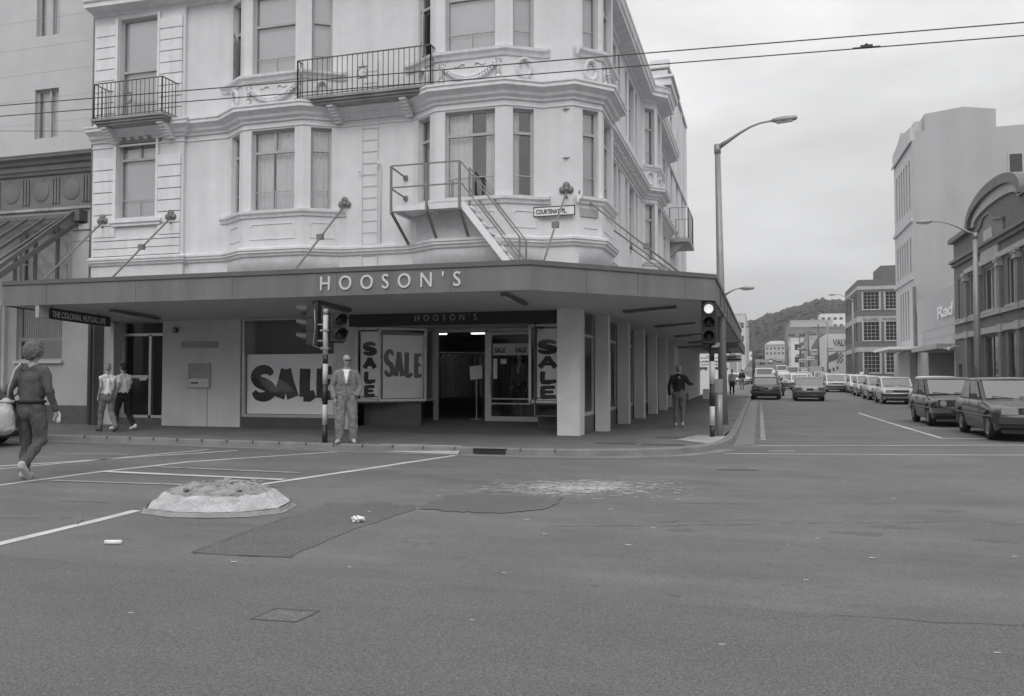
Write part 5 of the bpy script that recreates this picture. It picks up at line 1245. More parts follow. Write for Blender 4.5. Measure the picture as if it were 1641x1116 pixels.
# ------------------------------------------------------------------ notice board, fence, lot beyond the awning
t=wthing('notice_board','white lettered hoarding seen under the awning at the far end of the footpath','notice board',(-3.1,60,.2)); mb=MB(); mb.box(-4.2,-2.55,60,60.05,2.1,3.0); mb.build('board','white',t)
for i,(s,z) in enumerate((("SITE",2.78),("FOR LEASE OR SALE",2.62),("PHONE OWNER",2.36),("BOX 000",2.18))): pass
mb=MB(); 
for (z,x0,x1) in ((2.82,-3.6,-3.2),(2.68,-3.95,-2.7),(2.46,-3.85,-2.75),(2.40,-4.0,-2.7),(2.22,-3.9,-2.8)): 
    x=x0
    while x<x1: w=random.uniform(.05,.14); mb.box(x,x+w,59.992,60,z,z+.07); x+=w+.045
mb.build('marks','posterink',t); mb=MB(); mb.box(-4.1,-4.02,60.05,60.12,.2,3.0); mb.box(-2.7,-2.62,60.05,60.12,.2,3.0); mb.build('post','wood',t)
t=wthing('lot_fence','pale boarded fence of the open lot past the end of the awning','fence',(-4,66,.2)); mb=MB()
for i in range(40): mb.box(-12+i*.25,-12+i*.25+.22,66,66.03,.15,1.9+.05*(i%2))
mb.build('boards','far0',t); mb=MB()
for i in range(9): mb.box(-12+i*1.2,-12+i*1.2+.1,66.03,66.12,.15,2.1)
mb.build('post','wood',t)
# ------------------------------------------------------------------ generic blocks for the far street
def block(name,label,u0,u1,v0,v1,zb,zt,m,front=None,side=None,cat='building',wm='neighdk',par=.3,fr='frame'):
    """front: faces -v; side=('l'|'r', ...): faces the street. rows=(n,w,h,[z..])"""
    t=wthing(name,label,cat,((u0+u1)/2,v0,zb)); mb=MB()
    def holes(L_,spec):
        if not spec: return []
        n,w,h,zs=spec; st=L_/n; return [(st*(i+.5)-w/2,st*(i+.5)+w/2,z,z+h) for i in range(n) for z in zs]
    F=holes(u1-u0,front); wallseg(mb,(u0,v0),(u1,v0),zb,zt,F,.12)
    sr=[];sl=[]
    if side and side[0]=='r': sr=holes(v1-v0,side[1:])
    if side and side[0]=='l': sl=holes(v1-v0,side[1:])
    wallseg(mb,(u1,v0),(u1,v1),zb,zt,sr,.12); wallseg(mb,(u0,v1),(u0,v0),zb,zt,sl,.12); mb.quad((u1,v1,zb),(u0,v1,zb),(u0,v1,zt),(u1,v1,zt)); mb.build('wall',m,t)
    mb=MB(); mb.box(u0+.1,u1-.1,v0+.1,v1-.1,zt-.2,zt-.15); mb.build('roof','deck',t)
    if par:
        mb=MB(); sweep(mb,[(u0,v1),(u0,v0),(u1,v0),(u1,v1)],[(.0,zt-.5),(.08,zt-.48),(.1,zt-.15),(.16,zt-.1),(.16,zt+par*.3),(-.2,zt+par*.3)]); mb.build('parapet',m,t)
    for H,a,b in ((F,(u0,v0),(u1,v0)),(sr,(u1,v0),(u1,v1)),(sl,(u0,v1),(u0,v0))):
        A=Vector((*a,0));B=Vector((*b,0)); tt=(B-A).normalized(); nn=Vector((tt.y,-tt.x,0))
        for s0,s1,z0,z1 in H:
            f=MB(); Z=lambda z:Vector((0,0,z))
            for (a0,a1,b0,b1) in ((s0,s0+.07,z0,z1),(s1-.07,s1,z0,z1),(s0+.07,s1-.07,z0,z0+.07),(s0+.07,s1-.07,z1-.07,z1),((s0+s1)/2-.025,(s0+s1)/2+.025,z0+.07,z1-.07),(s0+.07,s1-.07,(z0+z1)/2-.02,(z0+z1)/2+.02)):
                f.obox(A+tt*a0+Z(b0)-nn*.10,tt*(a1-a0),nn*.04,Z(b1-b0))
            w=f.build('window',fr,t); g=MB(); g.quad(*[A+tt*s+Z(z)-nn*.09 for s,z in ((s0,z0),(s1,z0),(s1,z1),(s0,z1))]); g.build('pane','darkglass',w)
    return t
# ------------------------------------------------------------------ right-hand side of the side street
# brick building with the arched gable
ab=wthing('arched_brick_building','dark brick building with a broad curved gable and white stone trim at the right edge','building',(11,47,.12))
def uwall(mb,u,v0,v1,z0,z1,holes,depth=.18): # wall facing -u between v1 (far) and v0; holes in v coordinates
    wallseg(mb,(u,v1),(u,v0),z0,z1,[(v1-b,v1-a,c,d) for a,b,c,d in holes],depth)
U=11.0; AW=[(36.6,38.6,4.7,6.85),(39.3,40.6,4.7,6.85),(41.6,43.0,4.7,6.85),(44.9,47.2,4.7,6.85),(48.3,49.9,4.7,6.85),(52.35,52.9,4.7,6.95),
    (36.6,38.6,.6,3.45),(39.3,40.6,.6,3.45),(41.5,43.1,.6,3.45),(44.8,47.2,.6,3.45),(48.4,50.2,.6,3.45),(52.3,53.1,.3,2.1)]
AC_,AR_=44.8,4.85
mb=MB(); uwall(mb,U,30,53.9,.1,8.15,AW); uwall(mb,U,AC_+AR_,53.9,8.15,9.4,[]); uwall(mb,U,30,AC_-AR_,8.15,9.4,[])
wallseg(mb,(U,30),(30,30),.1,9.4); wallseg(mb,(30,53.9),(U,53.9),.1,9.4)
n=28; AC,AR,AH=44.8,4.85,1.4; arc=[(AC+AR*math.cos(math.pi*k/n),9.3+AH*math.sin(math.pi*k/n)**.8) for k in range(n+1)]
mb.raw([(U,AC+AR,8.15)]+[(U,y,z) for y,z in arc]+[(U,AC-AR,8.15)],[tuple(range(n+3))])
mb.build('wall','brick',ab)
mb=MB(); mb.quad((U,30,9.3),(30,30,9.3),(30,53.9,9.3),(U,53.9,9.3)); 
vs=[];fs=[]
for y,z in arc: vs+=[(U+.05,y,z),(18,y,z)]
for k in range(n): fs.append((2*k,2*k+2,2*k+3,2*k+1))
mb.raw(vs,fs); mb.build('roof','deck',ab)
def arcband(r0,r1,x0,x1,sc0,sc1,z0=9.3,span=4.85,rise=1.4):
    vs=[];fs=[]
    for k in range(n+1):
        a=math.pi*k/n
        for s_,d in ((sc0,r0),(sc1,r1)):
            y=AC+(span+d)*math.cos(a); z=z0+ (rise+d*.9)*math.sin(a)**.8
            vs+=[(x0,y,z),(x1,y,z)]
    for k in range(n):
        b=k*4; c=b+4
        for p,q in ((0,1),(1,3),(3,2),(2,0)): fs.append((b+p,b+q,c+q,c+p))
    return vs,fs
mb=MB(); v_,f_=arcband(-.38,.14,U-.3,U+.2,0,0); mb.raw(v_,f_); mb.fixn=True; mb.build('arched_cornice','neighdk',ab)
mb=MB(); v_,f_=arcband(-.95,-.39,U-.12,U+.1,0,0); mb.raw(v_,f_); mb.fixn=True; mb.build('arch_moulding','stone',ab)
def uband(mb,v0,v1,z0,z1,p): mb.box(U-p,U,v0,v1,z0,z1)
mb=MB(); uband(mb,30,41,9.15,9.4,.3); uband(mb,51,53.95,9.15,9.4,.3); mb.use('stone')
mb.build('cornice','neighdk',ab) if False else None
mb=MB(); uband(mb,30,39.8,9.15,9.42,.3); mb.build('cornice','neighdk',ab); mb=MB(); uband(mb,49.75,53.95,9.15,9.42,.3); mb.build('cornice','neighdk',ab); mb=MB(); uband(mb,30,53.9,7.95,8.1,.28); uband(mb,30,53.9,7.75,7.95,.14)
mb.build('cornice','neighdk',ab)
mb=MB(); uband(mb,30,51,7.05,7.3,.12); uband(mb,30,53.9,4.4,4.62,.12); uband(mb,30,53.9,3.55,3.85,.1)
for (a,b,c,d) in AW[:6]: uband(mb,a-.1,b+.1,c-.14,c,.14)
for k in range(9): 
    p=Vector((0,48.2-.55*k,8.75+.55*math.sin(k/8*3.14))); 
pts=[(48.4,8.75),(47.2,9.0),(46.5,9.4),(45.5,9.4),(44.8,9.0),(43.2,8.75)]
hd_=MB()
for (a,b),(c,d) in zip(pts,pts[1:]): hd_.obox((U-.16,a,b),(.16,0,0),(0,c-a,d-b),(0,0,.10))
hd_.build('pediment_hood','brickmid',ab)
mb.build('stone_band','stone',ab)
mb=MB(); mb.slab([(U-.08,43.3,8.1),(U-.08,43.3,8.78),(U-.08,44.8,9.02),(U-.08,45.5,9.42),(U-.08,46.5,9.42),(U-.08,47.2,9.02),(U-.08,48.3,8.78),(U-.08,48.3,8.1)],.08,(1,0,0)); mb.build('pediment_panel','brickmid',ab)
mb=MB(); mb.box(U-.1,U,44.2,47.4,7.3,7.75); mb.box(U-.14,U,45.0,46.6,8.1,8.7); mb.build('cartouche','stone',ab)
for v in (41.15,44.0,47.75,50.6,38.9,35.5):
    mb=MB(); mb.box(U-.16,U,v-.22,v+.22,4.62,6.7); mb.build('pilaster','brickmid',ab); mb=MB(); mb.box(U-.16,U,v-.22,v+.22,.1,3.55); mb.build('pilaster','brickmid',ab)
    mb=MB(); mb.box(U-.3,U,v-.32,v+.32,6.95,7.06); mb.box(U-.24,U,v-.26,v+.26,6.7,6.95); mb.box(U-.26,U,v-.28,v+.28,6.62,6.7)
    for dy in (-.22,.22): mb.ball((U-.26,v+dy,6.86),(.07,.09,.09),8,6)
    mb.box(U-.22,U,v-.28,v+.28,4.38,4.64); mb.box(U-.2,U,v-.3,v+.3,3.5,3.88); mb.build('capital','stone',ab)
for a,b,c,d in AW:
    mb=MB(); 
    for (y0,y1,z0,z1) in ((a,a+.08,c,d),(b-.08,b,c,d),(a+.08,b-.08,c,c+.08),(a+.08,b-.08,d-.08,d),((a+b)/2-.03,(a+b)/2+.03,c+.08,d-.08)): mb.box(U+.08,U+.14,y0,y1,z0,z1)
    w=mb.build('window','frame' if c>4 else 'rail',ab); mb=MB(); mb.quad((U+.12,b,c),(U+.12,a,c),(U+.12,a,d),(U+.12,b,d)); mb.build('pane','darkglass',w)
mb=MB(); mb.box(10.2,10.3,52.9,52.95,3.0,3.08); mb.tube([(U,52.9,3.1),(10.7,52.9,3.2),(10.5,52.9,3.05)],.03,6); mb.ball((10.45,52.9,3.0),.1,8,5); mb.build('wall_lamp','white',ab)
# low pale building with raised lettering
lb=wthing('low_pale_building','low pale panelled building with large raised white letters, between brick building and tall tower','building',(11,60,.12))
mb=MB(); uwall(mb,U,53.9,66.4,.1,6.8,[(54.2,62,.12,3.0)],2.2); mb.build('wall','lowb',lb)
mb=MB(); mb.quad((U,53.9,6.75),(26,53.9,6.75),(26,66.4,6.75),(U,66.4,6.75)); mb.build('roof','deck',lb)
mb=MB(); mb.box(U-1.0,U,53.9,62.3,3.05,3.35); mb.build('canopy','stone',lb)
mb=MB(); 
for z in (3.9,4.5): mb.box(U-.012,U,53.9,66.3,z,z+.02)
mb.box(U+1.5,U+2.2,56.0,56.6,.12,3.0); mb.box(U+1.2,U+2.2,59.5,59.7,.12,3.0); mb.build('panel_joints','neighmid',lb)
tx=text("Rad",1.02,lb,'lettering','white',(U-.04,58.6,5.1),rot=(R(90),0,R(-90)),ext=.03,off=.025,scx=2.9)
mb=MB(); mb.box(U-.1,U,66.2,67,.1,8); mb.box(U-.05,U+.2,65.9,66.2,3.0,6.0); mb.build('downpipe','neighdk',lb)
# tower
tw=wthing('tall_tower_building','tallest pale tower block with a blank side wall, beyond the low pale building','building',(11,71,.12))
TW=[(y,y+.55,z0,z1) for y in (67.9,69.2,70.35,71.5,72.6,73.9) for z0,z1 in ((14.0,17.7),(9.2,11.85))]+[(y,y+.55,4.2,8.0) for y in (69.2,70.35,71.5,72.6)]
mb=MB(); uwall(mb,U,67.0,75.5,.1,19.0,TW,.3); mb.build('street_front','towerf',tw)
mb=MB(); prof=[(11,.1),(26,.1),(26,19.5),(16.6,19.5),(16.6,20.8),(14.5,21.15),(11.9,20.85),(11.9,19.6),(11,19.6)]
mb.raw([(x,67.0,z) for x,z in prof]+[(x,75.5,z) for x,z in prof],[tuple(range(9))]+[tuple(range(9,18))[::-1]]+[(i,i+9,(i+1)%9+9,(i+1)%9) for i in range(1,8)])
mb.build('side_wall','tower',tw)
mb=MB(); 
for (v0,v1,z) in ((67,75.5,19.0),): 
    mb.raw([(U-.1,66.97,18.9),(U-.1,75.5,18.9),(U-.1,75.5,19.9),(U-.1,73,20.2),(U-.1,71.2,20.7),(U-.1,69.5,20.2),(U-.1,66.97,19.9),(U+.2,66.97,18.9),(U+.2,75.5,18.9),(U+.2,75.5,19.9),(U+.2,73,20.2),(U+.2,71.2,20.7),(U+.2,69.5,20.2),(U+.2,66.97,19.9)],[(0,1,2,3,4,5,6),(13,12,11,10,9,8,7)]+[(i,i+7,(i+1)%7+7,(i+1)%7) for i in range(7)])
mb.fixn=True; mb.box(U-.2,U-.1,66.95,75.5,18.75,18.95); mb.box(U-.15,U,66.95,75.5,12.9,13.15); mb.box(U-.12,U,66.98,75.5,8.6,8.75); mb.build('cornice','towerf',tw)
mb=MB(); mb.box(11.3,11.9,67.6,70,19.6,20.5); mb.build('roof_hut','towerf',tw)
mb=MB(); mb.box(26,19.7,66.96,67,16.2,17.6) if False else mb.box(17.3,18.3,66.95,67.0,16.0,17.5); w=mb.build('window','frame',tw); mb=MB(); mb.quad((17.4,66.94,16.1),(18.2,66.94,16.1),(18.2,66.94,17.4),(17.4,66.94,17.4)); mb.build('pane','darkglass',w)
for a,b,c,d in TW:
    mb=MB(); 
    for k in range(int((d-c)/.9)+1): mb.box(U+.2,U+.25,a,b,c+k*.9,c+k*.9+.06)
    w=mb.build('window','frame',tw); mb=MB(); mb.quad((U+.24,b,c),(U+.24,a,c),(U+.24,a,d),(U+.24,b,d)); mb.build('pane','darkglass',w)
mb=MB(); mb.box(8.9,U,64.5,73,3.35,3.55); mb.build('canopy','white',tw)
mb=MB(); mb.box(U-.3,U,67.5,75,.1,3.3); mb.build('ground_floor','neighmid2',tw)
# dark brick works with name band
gl=wthing('brick_works','three storey dark brick works with pale bands and large gridded windows, behind the tower','building',(11,103.3,.4))
GW=[(u,u+1.65,z,z+h) for u in (11.6,13.95,16.3) for z,h in ((9.2,1.95),(5.6,2.1),(1.9,2.3))]
mb=MB(); wallseg(mb,(11,103.3),(24,103.3),.2,12.6,[(a-11,b-11,c,d) for a,b,c,d in GW],.2)
SW=[(y,y+1.1,z,z+h) for y in (104.5,106.5,108.5,110.5,112.5,114.5,116.5) for z,h in ((9.2,1.95),(5.6,2.1),(1.9,2.3))]
uwall(mb,11,103.3,118,.2,12.6,SW,.2); mb.box(13.5,24,103.5,110,12.6,14.2); mb.build('wall','brick',gl)
mb=MB(); mb.box(11.02,24,103.32,118,12.55,12.6); mb.build('roof','deck',gl)
mb=MB()
for z0,z1 in ((11.45,11.85),(7.7,8.35),(4.25,4.8)): sweep(mb,[(11,118),(11,103.3),(24,103.3)],[(.0,z0),(.06,z0),(.06,z1),(0,z1)])
for a,b,c,d in GW:
    for (x0,x1,z0,z1) in ((a-.2,a,c-.15,d),(b,b+.2,c-.15,d),(a,b,c-.15,c)): mb.box(x0,x1,103.22,103.3,z0,z1)
mb.build('stone_band','stone',gl)
text("GLOBE  WORKS",.46,gl,'lettering','neighdk',(11.5,103.2,7.86),ext=.02,space=1.25)
for (A,B,W) in (((11,103.3),(24,103.3),[(a-11,b-11,c,d) for a,b,c,d in GW]),((11,118),(11,103.3),[(118-b,118-a,c,d) for a,b,c,d in SW])):
    A_=Vector((*A,0));B_=Vector((*B,0)); t_=(B_-A_).normalized(); nn=Vector((t_.y,-t_.x,0)); Z=lambda z:Vector((0,0,z))
    for s0,s1,z0,z1 in W:
        mb=MB()
        for k in range(5): x=s0+(s1-s0)*k/4; mb.obox(A_+t_*(x-.02)+Z(z0)-nn*.16,t_*.04,nn*.03,Z(z1-z0))
        for k in range(6): z=z0+(z1-z0)*k/5; mb.obox(A_+t_*s0+Z(z-.02)-nn*.165,t_*(s1-s0),nn*.03,Z(.04))
        w=mb.build('window','neighmid',gl); mb=MB(); mb.quad(*[A_+t_*s+Z(z)-nn*.17 for s,z in ((s0,z0),(s1,z0),(s1,z1),(s0,z1))]); mb.build('pane','darkglass',w)
# painted gable wall
vw=wthing('painted_gable_building','white painted end wall with a chequered flag mural and large letters, beyond the brick works','building',(11,125,.8))
mb=MB(); mb.raw([(9.1,125,.6),(14.5,125,.6),(14.5,125,7.45),(9.1,125,7.45),(9.1,140,.6),(14.5,140,.6),(14.5,140,7.45),(9.1,140,7.45)],[(0,1,2,3),(5,4,7,6),(4,0,3,7),(1,5,6,2),(3,2,6,7)]); mb.build('wall','far0',vw)
text("VALV",1.3,vw,'lettering','rail',(10.0,124.96,5.75),ext=.02,off=.03,scx=.62)
mb=MB(); mb.slab([(9.35,124.97,3.4),(10.6,124.97,3.9),(10.6,124.97,4.9),(9.35,124.97,4.35)],.02,(0,-1,0))
for i in range(4):
    for j in range(5):
        if (i+j)%2==0: mb.box(10.5+.2*i,10.7+.2*i,124.95,124.965,3.3+.3*j,3.6+.3*j)
for i in range(3): mb.box(9.4+.5*i,9.65+.5*i,124.96,124.98,2.0+.2*i,2.5+.2*i)
mb.build('mural_marks','rail',vw)
mb=MB(); mb.box(9.1,10.1,124.95,124.99,5.35,5.42); mb.box(9.1,14.5,124.94,124.98,4.98,5.05); mb.build('pipe','rail',vw)
gs=wthing('gabled_shed','dark fronted shop with a sloping gable parapet next past the painted wall','building',(10,150,1.3))
pp=[(141,1),(141,8.3),(150,8.2),(160,7.9),(170,7.2),(176,6.2),(176,1)]
mb=MB(); mb.raw([(9.7,y,z) for y,z in pp]+[(13,y,z) for y,z in pp],[(0,6,5,4,3,2,1),tuple(range(7,14))]+[(i,(i+1)%7,(i+1)%7+7,i+7) for i in range(7)]); mb.fixn=True; mb.build('wall','neighdk',gs)
mb=MB()
for y in (143,149,155,161,167): mb.box(9.6,9.7,y,y+3,2.8,4.4); mb.box(9.6,9.7,y,y+3,5.2,6.2)
mb.build('window','far1',gs); mb=MB(); mb.box(8.8,9.7,141,176,2.3,2.5); mb.build('veranda','far1',gs)
block('far_shop','pale two storey shop just past the gabled shed on the right',9.6,22,178,196,1.9,9.6,'far1',(5,1.2,1.3,[6.3]),('l',5,1.6,1.3,[3.2,6.3]))
block('far_shop','light grey shop front with a big dark window, far down the right of the street',9.4,22,198,214,2.3,9.2,'far4',(4,1.6,1.6,[3.4,6.3]),('l',4,2,1.4,[3.4,6.3]))
block('far_shop','narrow white shop far down the right of the street',7.9,20,226,244,3,11.3,'far0',(4,1.3,1.6,[5.0,8.2]),('l',4,2,1.4,[5,8.2]))
block('far_office','broad grey office block with a long white roof edge, rising behind the far shops',7.4,27,246,262,3,15.3,'far4',(7,1.9,.9,[12.6,10.4,8.2]),('l',4,2,.9,[8,11]))
block('far_hall','wide hall with a long bright roof, above the far shops on the right',10.5,24,300,322,5,20.6,'far1',(6,1.6,1.4,[16.5]),None,par=.5)
block('hillside_flats','white flats high on the hillside behind the street',28,44,420,436,10,31.2,'far0',(6,1.6,1.3,[28.3,25]),None,par=.4)
block('far_terminal_building','grey building closing the view where the street climbs',2.8,13.8,425,440,9,17.0,'far1',(6,1.0,1.2,[14.6,12.2]),None,par=.2)
rf2=wthing('hipped_roof','hipped dark roof of the building closing the view','roof',(8,432,17)) ; mb=MB(); mb.raw([(2.5,424.5,17.1),(14,424.5,17.1),(14,441,17.1),(2.5,441,17.1),(5.5,432,19.2),(11,432,19.2)],[(0,1,5,4),(1,2,5),(2,3,4,5),(3,0,4)]); mb.build('roof_slope','neighmid',rf2)
block('far_left_block','white three storey block just past the awning edge on the left of the street',-16,-3.9,165,200,1.7,12.3,'far0',(5,1.2,1.6,[5,8.5]),('r',7,2.0,1.5,[5,8.7]))
block('far_left_block','pale narrow block farther up the left of the street',-14,-3.9,260,350,4,20.5,'far3',(4,1.6,1.8,[8,12,16]),('r',9,3.5,1.7,[8,12,16]))
block('far_left_shop','low white shop beside the open lot on the left of the street',-14,-4.0,120,160,.8,5.2,'far3',(4,1.5,1.4,[2.0]),('r',6,2.0,1.5,[2.0]))
# buildings on the near side of the cross street, seen only as reflections
block('opposite_shop','pale two storey shop behind the camera on the near side of the cross street',-44,-26,-30,-14,0,8.5,'far1',None,None)
bk=[('opposite_building','white plastered building behind the camera, left of centre',-26,-12,8.6,'far0'),('opposite_building','dark brick building directly behind the camera',-12,2,7.4,'brick'),('opposite_building','grey office building behind the camera to the right',2,20,9.5,'far1')]
for nm,lb,u0,u1,zt,mm in bk:
    t=wthing(nm,lb,'building',((u0+u1)/2,-14,0)); mb=MB(); L_=u1-u0
    hs_=[(s,s+1.2,z,z+1.6) for s in [1+2.6*k for k in range(int((L_-1.5)/2.6))] for z in (4.2,)]
    wallseg(mb,(u1,-14),(u0,-14),2.9,zt,hs_,.2); mb.quad((u0,-30,0),(u0,-14,0),(u0,-14,zt),(u0,-30,zt)); mb.quad((u1,-14,0),(u1,-30,0),(u1,-30,zt),(u1,-14,zt)); mb.build('wall',mm,t)
    mb=MB(); mb.box(u0,u1,-15,-14.1,0,2.9); mb.build('shop_front','rail',t); mb=MB(); mb.box(u0,u1,-14,-11.5,3.0,3.3); mb.build('awning','fascia',t)
    mb=MB(); mb.box(u0+.01,u1-.01,-30,-14.4,zt-.3,zt-.2); mb.box(u0+.1,u1-.1,-14.6,-14.4,3.5,6.5); mb.build('roof','dark',t)
# ------------------------------------------------------------------ hill
hs=MB(); NX,NY=70,26; vs=[];fs=[]
def hz(x,y):
    ridge=[(-400,18),(-60,38),(-9,58),(14,66),(38,73),(58,79),(83,76),(130,74),(220,82),(400,60),(700,20)]
    xx=x*900/max(y,500) if y<900 else x
    for (a,za),(b,zb_) in zip(ridge,ridge[1:]):
        if xx<=b: h=za+(zb_-za)*max(0,xx-a)/(b-a); break
    else: h=20
    f=min(1,max(0,(y-470)/430)); f=f*f*(3-2*f)
    if y>900: f=1-(y-900)/900*.5
    return 10+(h-12-5)*f+noise.noise(Vector((x*.02,y*.02,3)))*4*f
for j in range(NY+1):
    y=460+j*900/NY
    for i in range(NX+1):
        x=-300+i*900/NX; vs.append((x,y,hz(x,y)-(.8 if j==0 else 0)))
for j in range(NY):
    for i in range(NX): a=j*(NX+1)+i; fs.append((a,a+1,a+NX+2,a+NX+1))
hs.raw(vs,fs,True); structure('hill',hs,'hill')
tr=MB(); rnd=random.Random(5)
ico=[(0,0,1)]+[(math.cos(a*1.2566)*.894,math.sin(a*1.2566)*.894,.447) for a in range(5)]+[(math.cos(a*1.2566+.628)*.894,math.sin(a*1.2566+.628)*.894,-.447) for a in range(5)]+[(0,0,-1)]
icf=[(0,1+i,1+(i+1)%5) for i in range(5)]+[(1+i,6+i,1+(i+1)%5) for i in range(5)]+[(6+i,6+(i+1)%5,1+(i+1)%5) for i in range(5)]+[(11,6+(i+1)%5,6+i) for i in range(5)]
for i in range(5200):
    y=rnd.uniform(520,930) if i%3 else rnd.uniform(840,910); x=rnd.uniform(-60,150)*(y/900)
    if noise.noise(Vector((x*.03,y*.03,0)))<-.25 and y<840: continue
    s=rnd.uniform(1.6,3.6)*(1.15 if y>820 else .8)*(1.35 if y>840 and i%9==0 else 1); z=hz(x,y)+s*.5
    tr.raw([(x+p[0]*s*rnd.uniform(.7,1.3),y+p[1]*s*rnd.uniform(.7,1.3),z+p[2]*s*rnd.uniform(.6,1.2)) for p in ico],icf)
tag(tr.build('hillside_trees','bush'),'dark scrub and trees covering the distant hill','trees',kind='stuff')
# ------------------------------------------------------------------ vehicles
def carmesh(kind):
    """faces +y; returns Empty with parts; dimensions per kind"""
    K=dict(
     sedan=dict(L=4.25,W=1.66,H=1.38,fr=.95,rr=.92,hood=(.72,.86),belt=.88,trunk=(.90,.84),ws=(.62,.10),rw=(-1.62,-1.12),wb=2.55,gz=.72),
     hatch=dict(L=3.85,W=1.60,H=1.38,fr=.95,rr=.92,hood=(.74,.86),belt=.88,trunk=(.88,.86),ws=(.62,.10),rw=(-1.80,-1.38),wb=2.35,gz=.72),
     wagon=dict(L=4.3,W=1.66,H=1.42,fr=.95,rr=.92,hood=(.72,.86),belt=.88,trunk=(.88,.86),ws=(.62,.12),rw=(-2.05,-1.85),wb=2.55,gz=.74),
     van=dict(L=4.1,W=1.68,H=1.95,fr=.95,rr=.95,hood=(.98,1.06),belt=1.1,trunk=(1.1,1.1),ws=(1.88,1.40),rw=(-2.0,-1.92),wb=2.3,gz=.84),
     ute=dict(L=4.4,W=1.66,H=1.42,fr=.95,rr=.92,hood=(.74,.86),belt=.88,trunk=(.88,.88),ws=(.62,.10),rw=(-.95,-.82),wb=2.6,gz=.74))[kind]
    t=thing('parked_car' if kind!='van' else 'parked_van','x','car')
    L_,W,Hh=K['L'],K['W']/2,K['H']; y0,y1=-L_/2,L_/2; wf=y1-.78; wr=wf-K['wb']; r=.30
    ws0,ws1=K['ws']; rw0,rw1=K['rw']
    def top(y):
        if y>ws0: f=(y-ws0)/(y1-ws0); return K['hood'][1]+(K['hood'][0]-K['hood'][1])*f**1.3
        if y<rw0: f=(rw0-y)/max(.01,(rw0-y0)); return K['trunk'][0]+(K['trunk'][1]-K['trunk'][0])*f
        return K['belt']
    ys=[y0+.0,y0+.03,y0+.1]+[y0+.1+(L_-.2)*i/46 for i in range(1,46)]+[y1-.1,y1-.03,y1]
    mb=MB(); rings=[]
    for y in ys:
        e=min(y-y0,y1-y); k=1-.10*max(0,1-e/.35)**2; w=W*k; zb_=.21+.10*max(0,1-e/.3)
        for wy in (wf,wr):
            dd=r+.05; 
            if abs(y-wy)<dd: zb_=max(zb_,.30+math.sqrt(dd*dd-(y-wy)**2))
        tp=top(y)-(.05*max(0,1-e/.06)); hw=w*.90
        rings.append([(-w*.94,y,zb_),(-w,y,max(.48,zb_+.01)),(-w*1.0,y,max(.58,zb_+.02)),(-w*.97,y,max(tp-.10,zb_+.03)),(-hw,y,tp-.015),(-hw*.6,y,tp+.012),(0,y,tp+.02),(hw*.6,y,tp+.012),(hw,y,tp-.015),(w*.97,y,max(tp-.10,zb_+.03)),(w*1.0,y,max(.58,zb_+.02)),(w,y,max(.48,zb_+.01)),(w*.94,y,zb_)])
    n=13; vs=[p for q in rings for p in q]; fs=[]
    for j in range(len(rings)-1):
        for i in range(n-1): a=j*n+i; fs.append((a,a+n,a+n+1,a+1))
    fs.append(tuple(range(n))); fs.append(tuple((len(rings)-1)*n+i for i in range(n))[::-1])
    mb.fixn=True; mb.raw(vs,fs,True); body=mb.build('body','paint_grey',t)
    # dark under-structure
    mb=MB(); mb.box(-W*.84,W*.84,y0+.12,y1-.12,.18,.60); mb.build('underbody','rubber',t)
    # greenhouse
    gw=W*.90; rwid=K['gz']/ .83*W; rz=Hh; bz=K['belt']-.01
    def sidepts(s): return [(s*gw,rw0,bz),(s*gw,ws0,bz),(s*rwid,ws1,rz-.05),(s*rwid,rw1,rz-.05)]
    Lp,Rp=sidepts(-1),sidepts(1)
    def inset(q,k,o):
        c=sum((Vector(p) for p in q),Vector())/len(q); return [Vector(p)+(c-Vector(p))*k+Vector(o) for p in q]
    cab=MB(); cab.fixn=True; cab.raw(Lp+Rp,[(0,1,2,3),(4,7,6,5),(1,5,6,2),(0,3,7,4),(3,2,6,7)]); cb=cab.build('cabin_shell','paint_grey',t)
    mb=MB(); mb.fixn=True
    rr_=[(-rwid,-.05),(-rwid*.96,-.012),(-rwid*.7,.0),(0,.008),(rwid*.7,.0),(rwid*.96,-.012),(rwid,-.05)]
    ysr=[(rw1-.05,-.05,.97),(rw1+.06,0,1),(ws1-.06,0,1),(ws1+.05,-.05,.97)]
    vs=[(x*k,y,rz+z+dz) for y,dz,k in ysr for x,z in rr_]; fs=[(j*7+i,j*7+i+1,(j+1)*7+i+1,(j+1)*7+i) for j in range(3) for i in range(6)]; mb.raw(vs,fs,True); mb.build('roof','paint_grey',t)
    def pane(name,q,k=.0,off=(0,0,0),m='carglass'):
        mb=MB(); mb.quad(*inset(q,k,off)); return mb.build(name,m,t)
    wsq=[Lp[1],Rp[1],Rp[2],Lp[2]]; c=[Vector(p) for p in wsq]
    def shrink(q,sx,sz0,sz1,off):
        a,b,c_,d=[Vector(p) for p in q]; f=lambda p,q_,k:p.lerp(q_,k); 
        lo0,lo1=f(a,b,sx),f(b,a,sx); hi0,hi1=f(d,c_,sx),f(c_,d,sx)
        return [p+Vector(off) for p in (f(lo0,hi0,sz0),f(lo1,hi1,sz0),f(hi1,lo1,sz1),f(hi0,lo0,sz1))]
    mb=MB(); mb.quad(*shrink(wsq,.055,.04,.05,(0,.012,.012))); wsn=mb.build('windscreen','carglass',t)
    mb=MB(); 
    for x0 in (-.45,.12): mb.bar((x0,ws0+.05,bz+.03),(x0+.42,ws0-.02,bz+.07),.018)
    mb.build('wiper','rubber',wsn)
    rq=[Rp[0],Lp[0],Lp[3],Rp[3]]; mb=MB(); mb.quad(*shrink(rq,.07,.06,.08,(0,-.012,.01))); mb.build('rear_window','carglass',t)
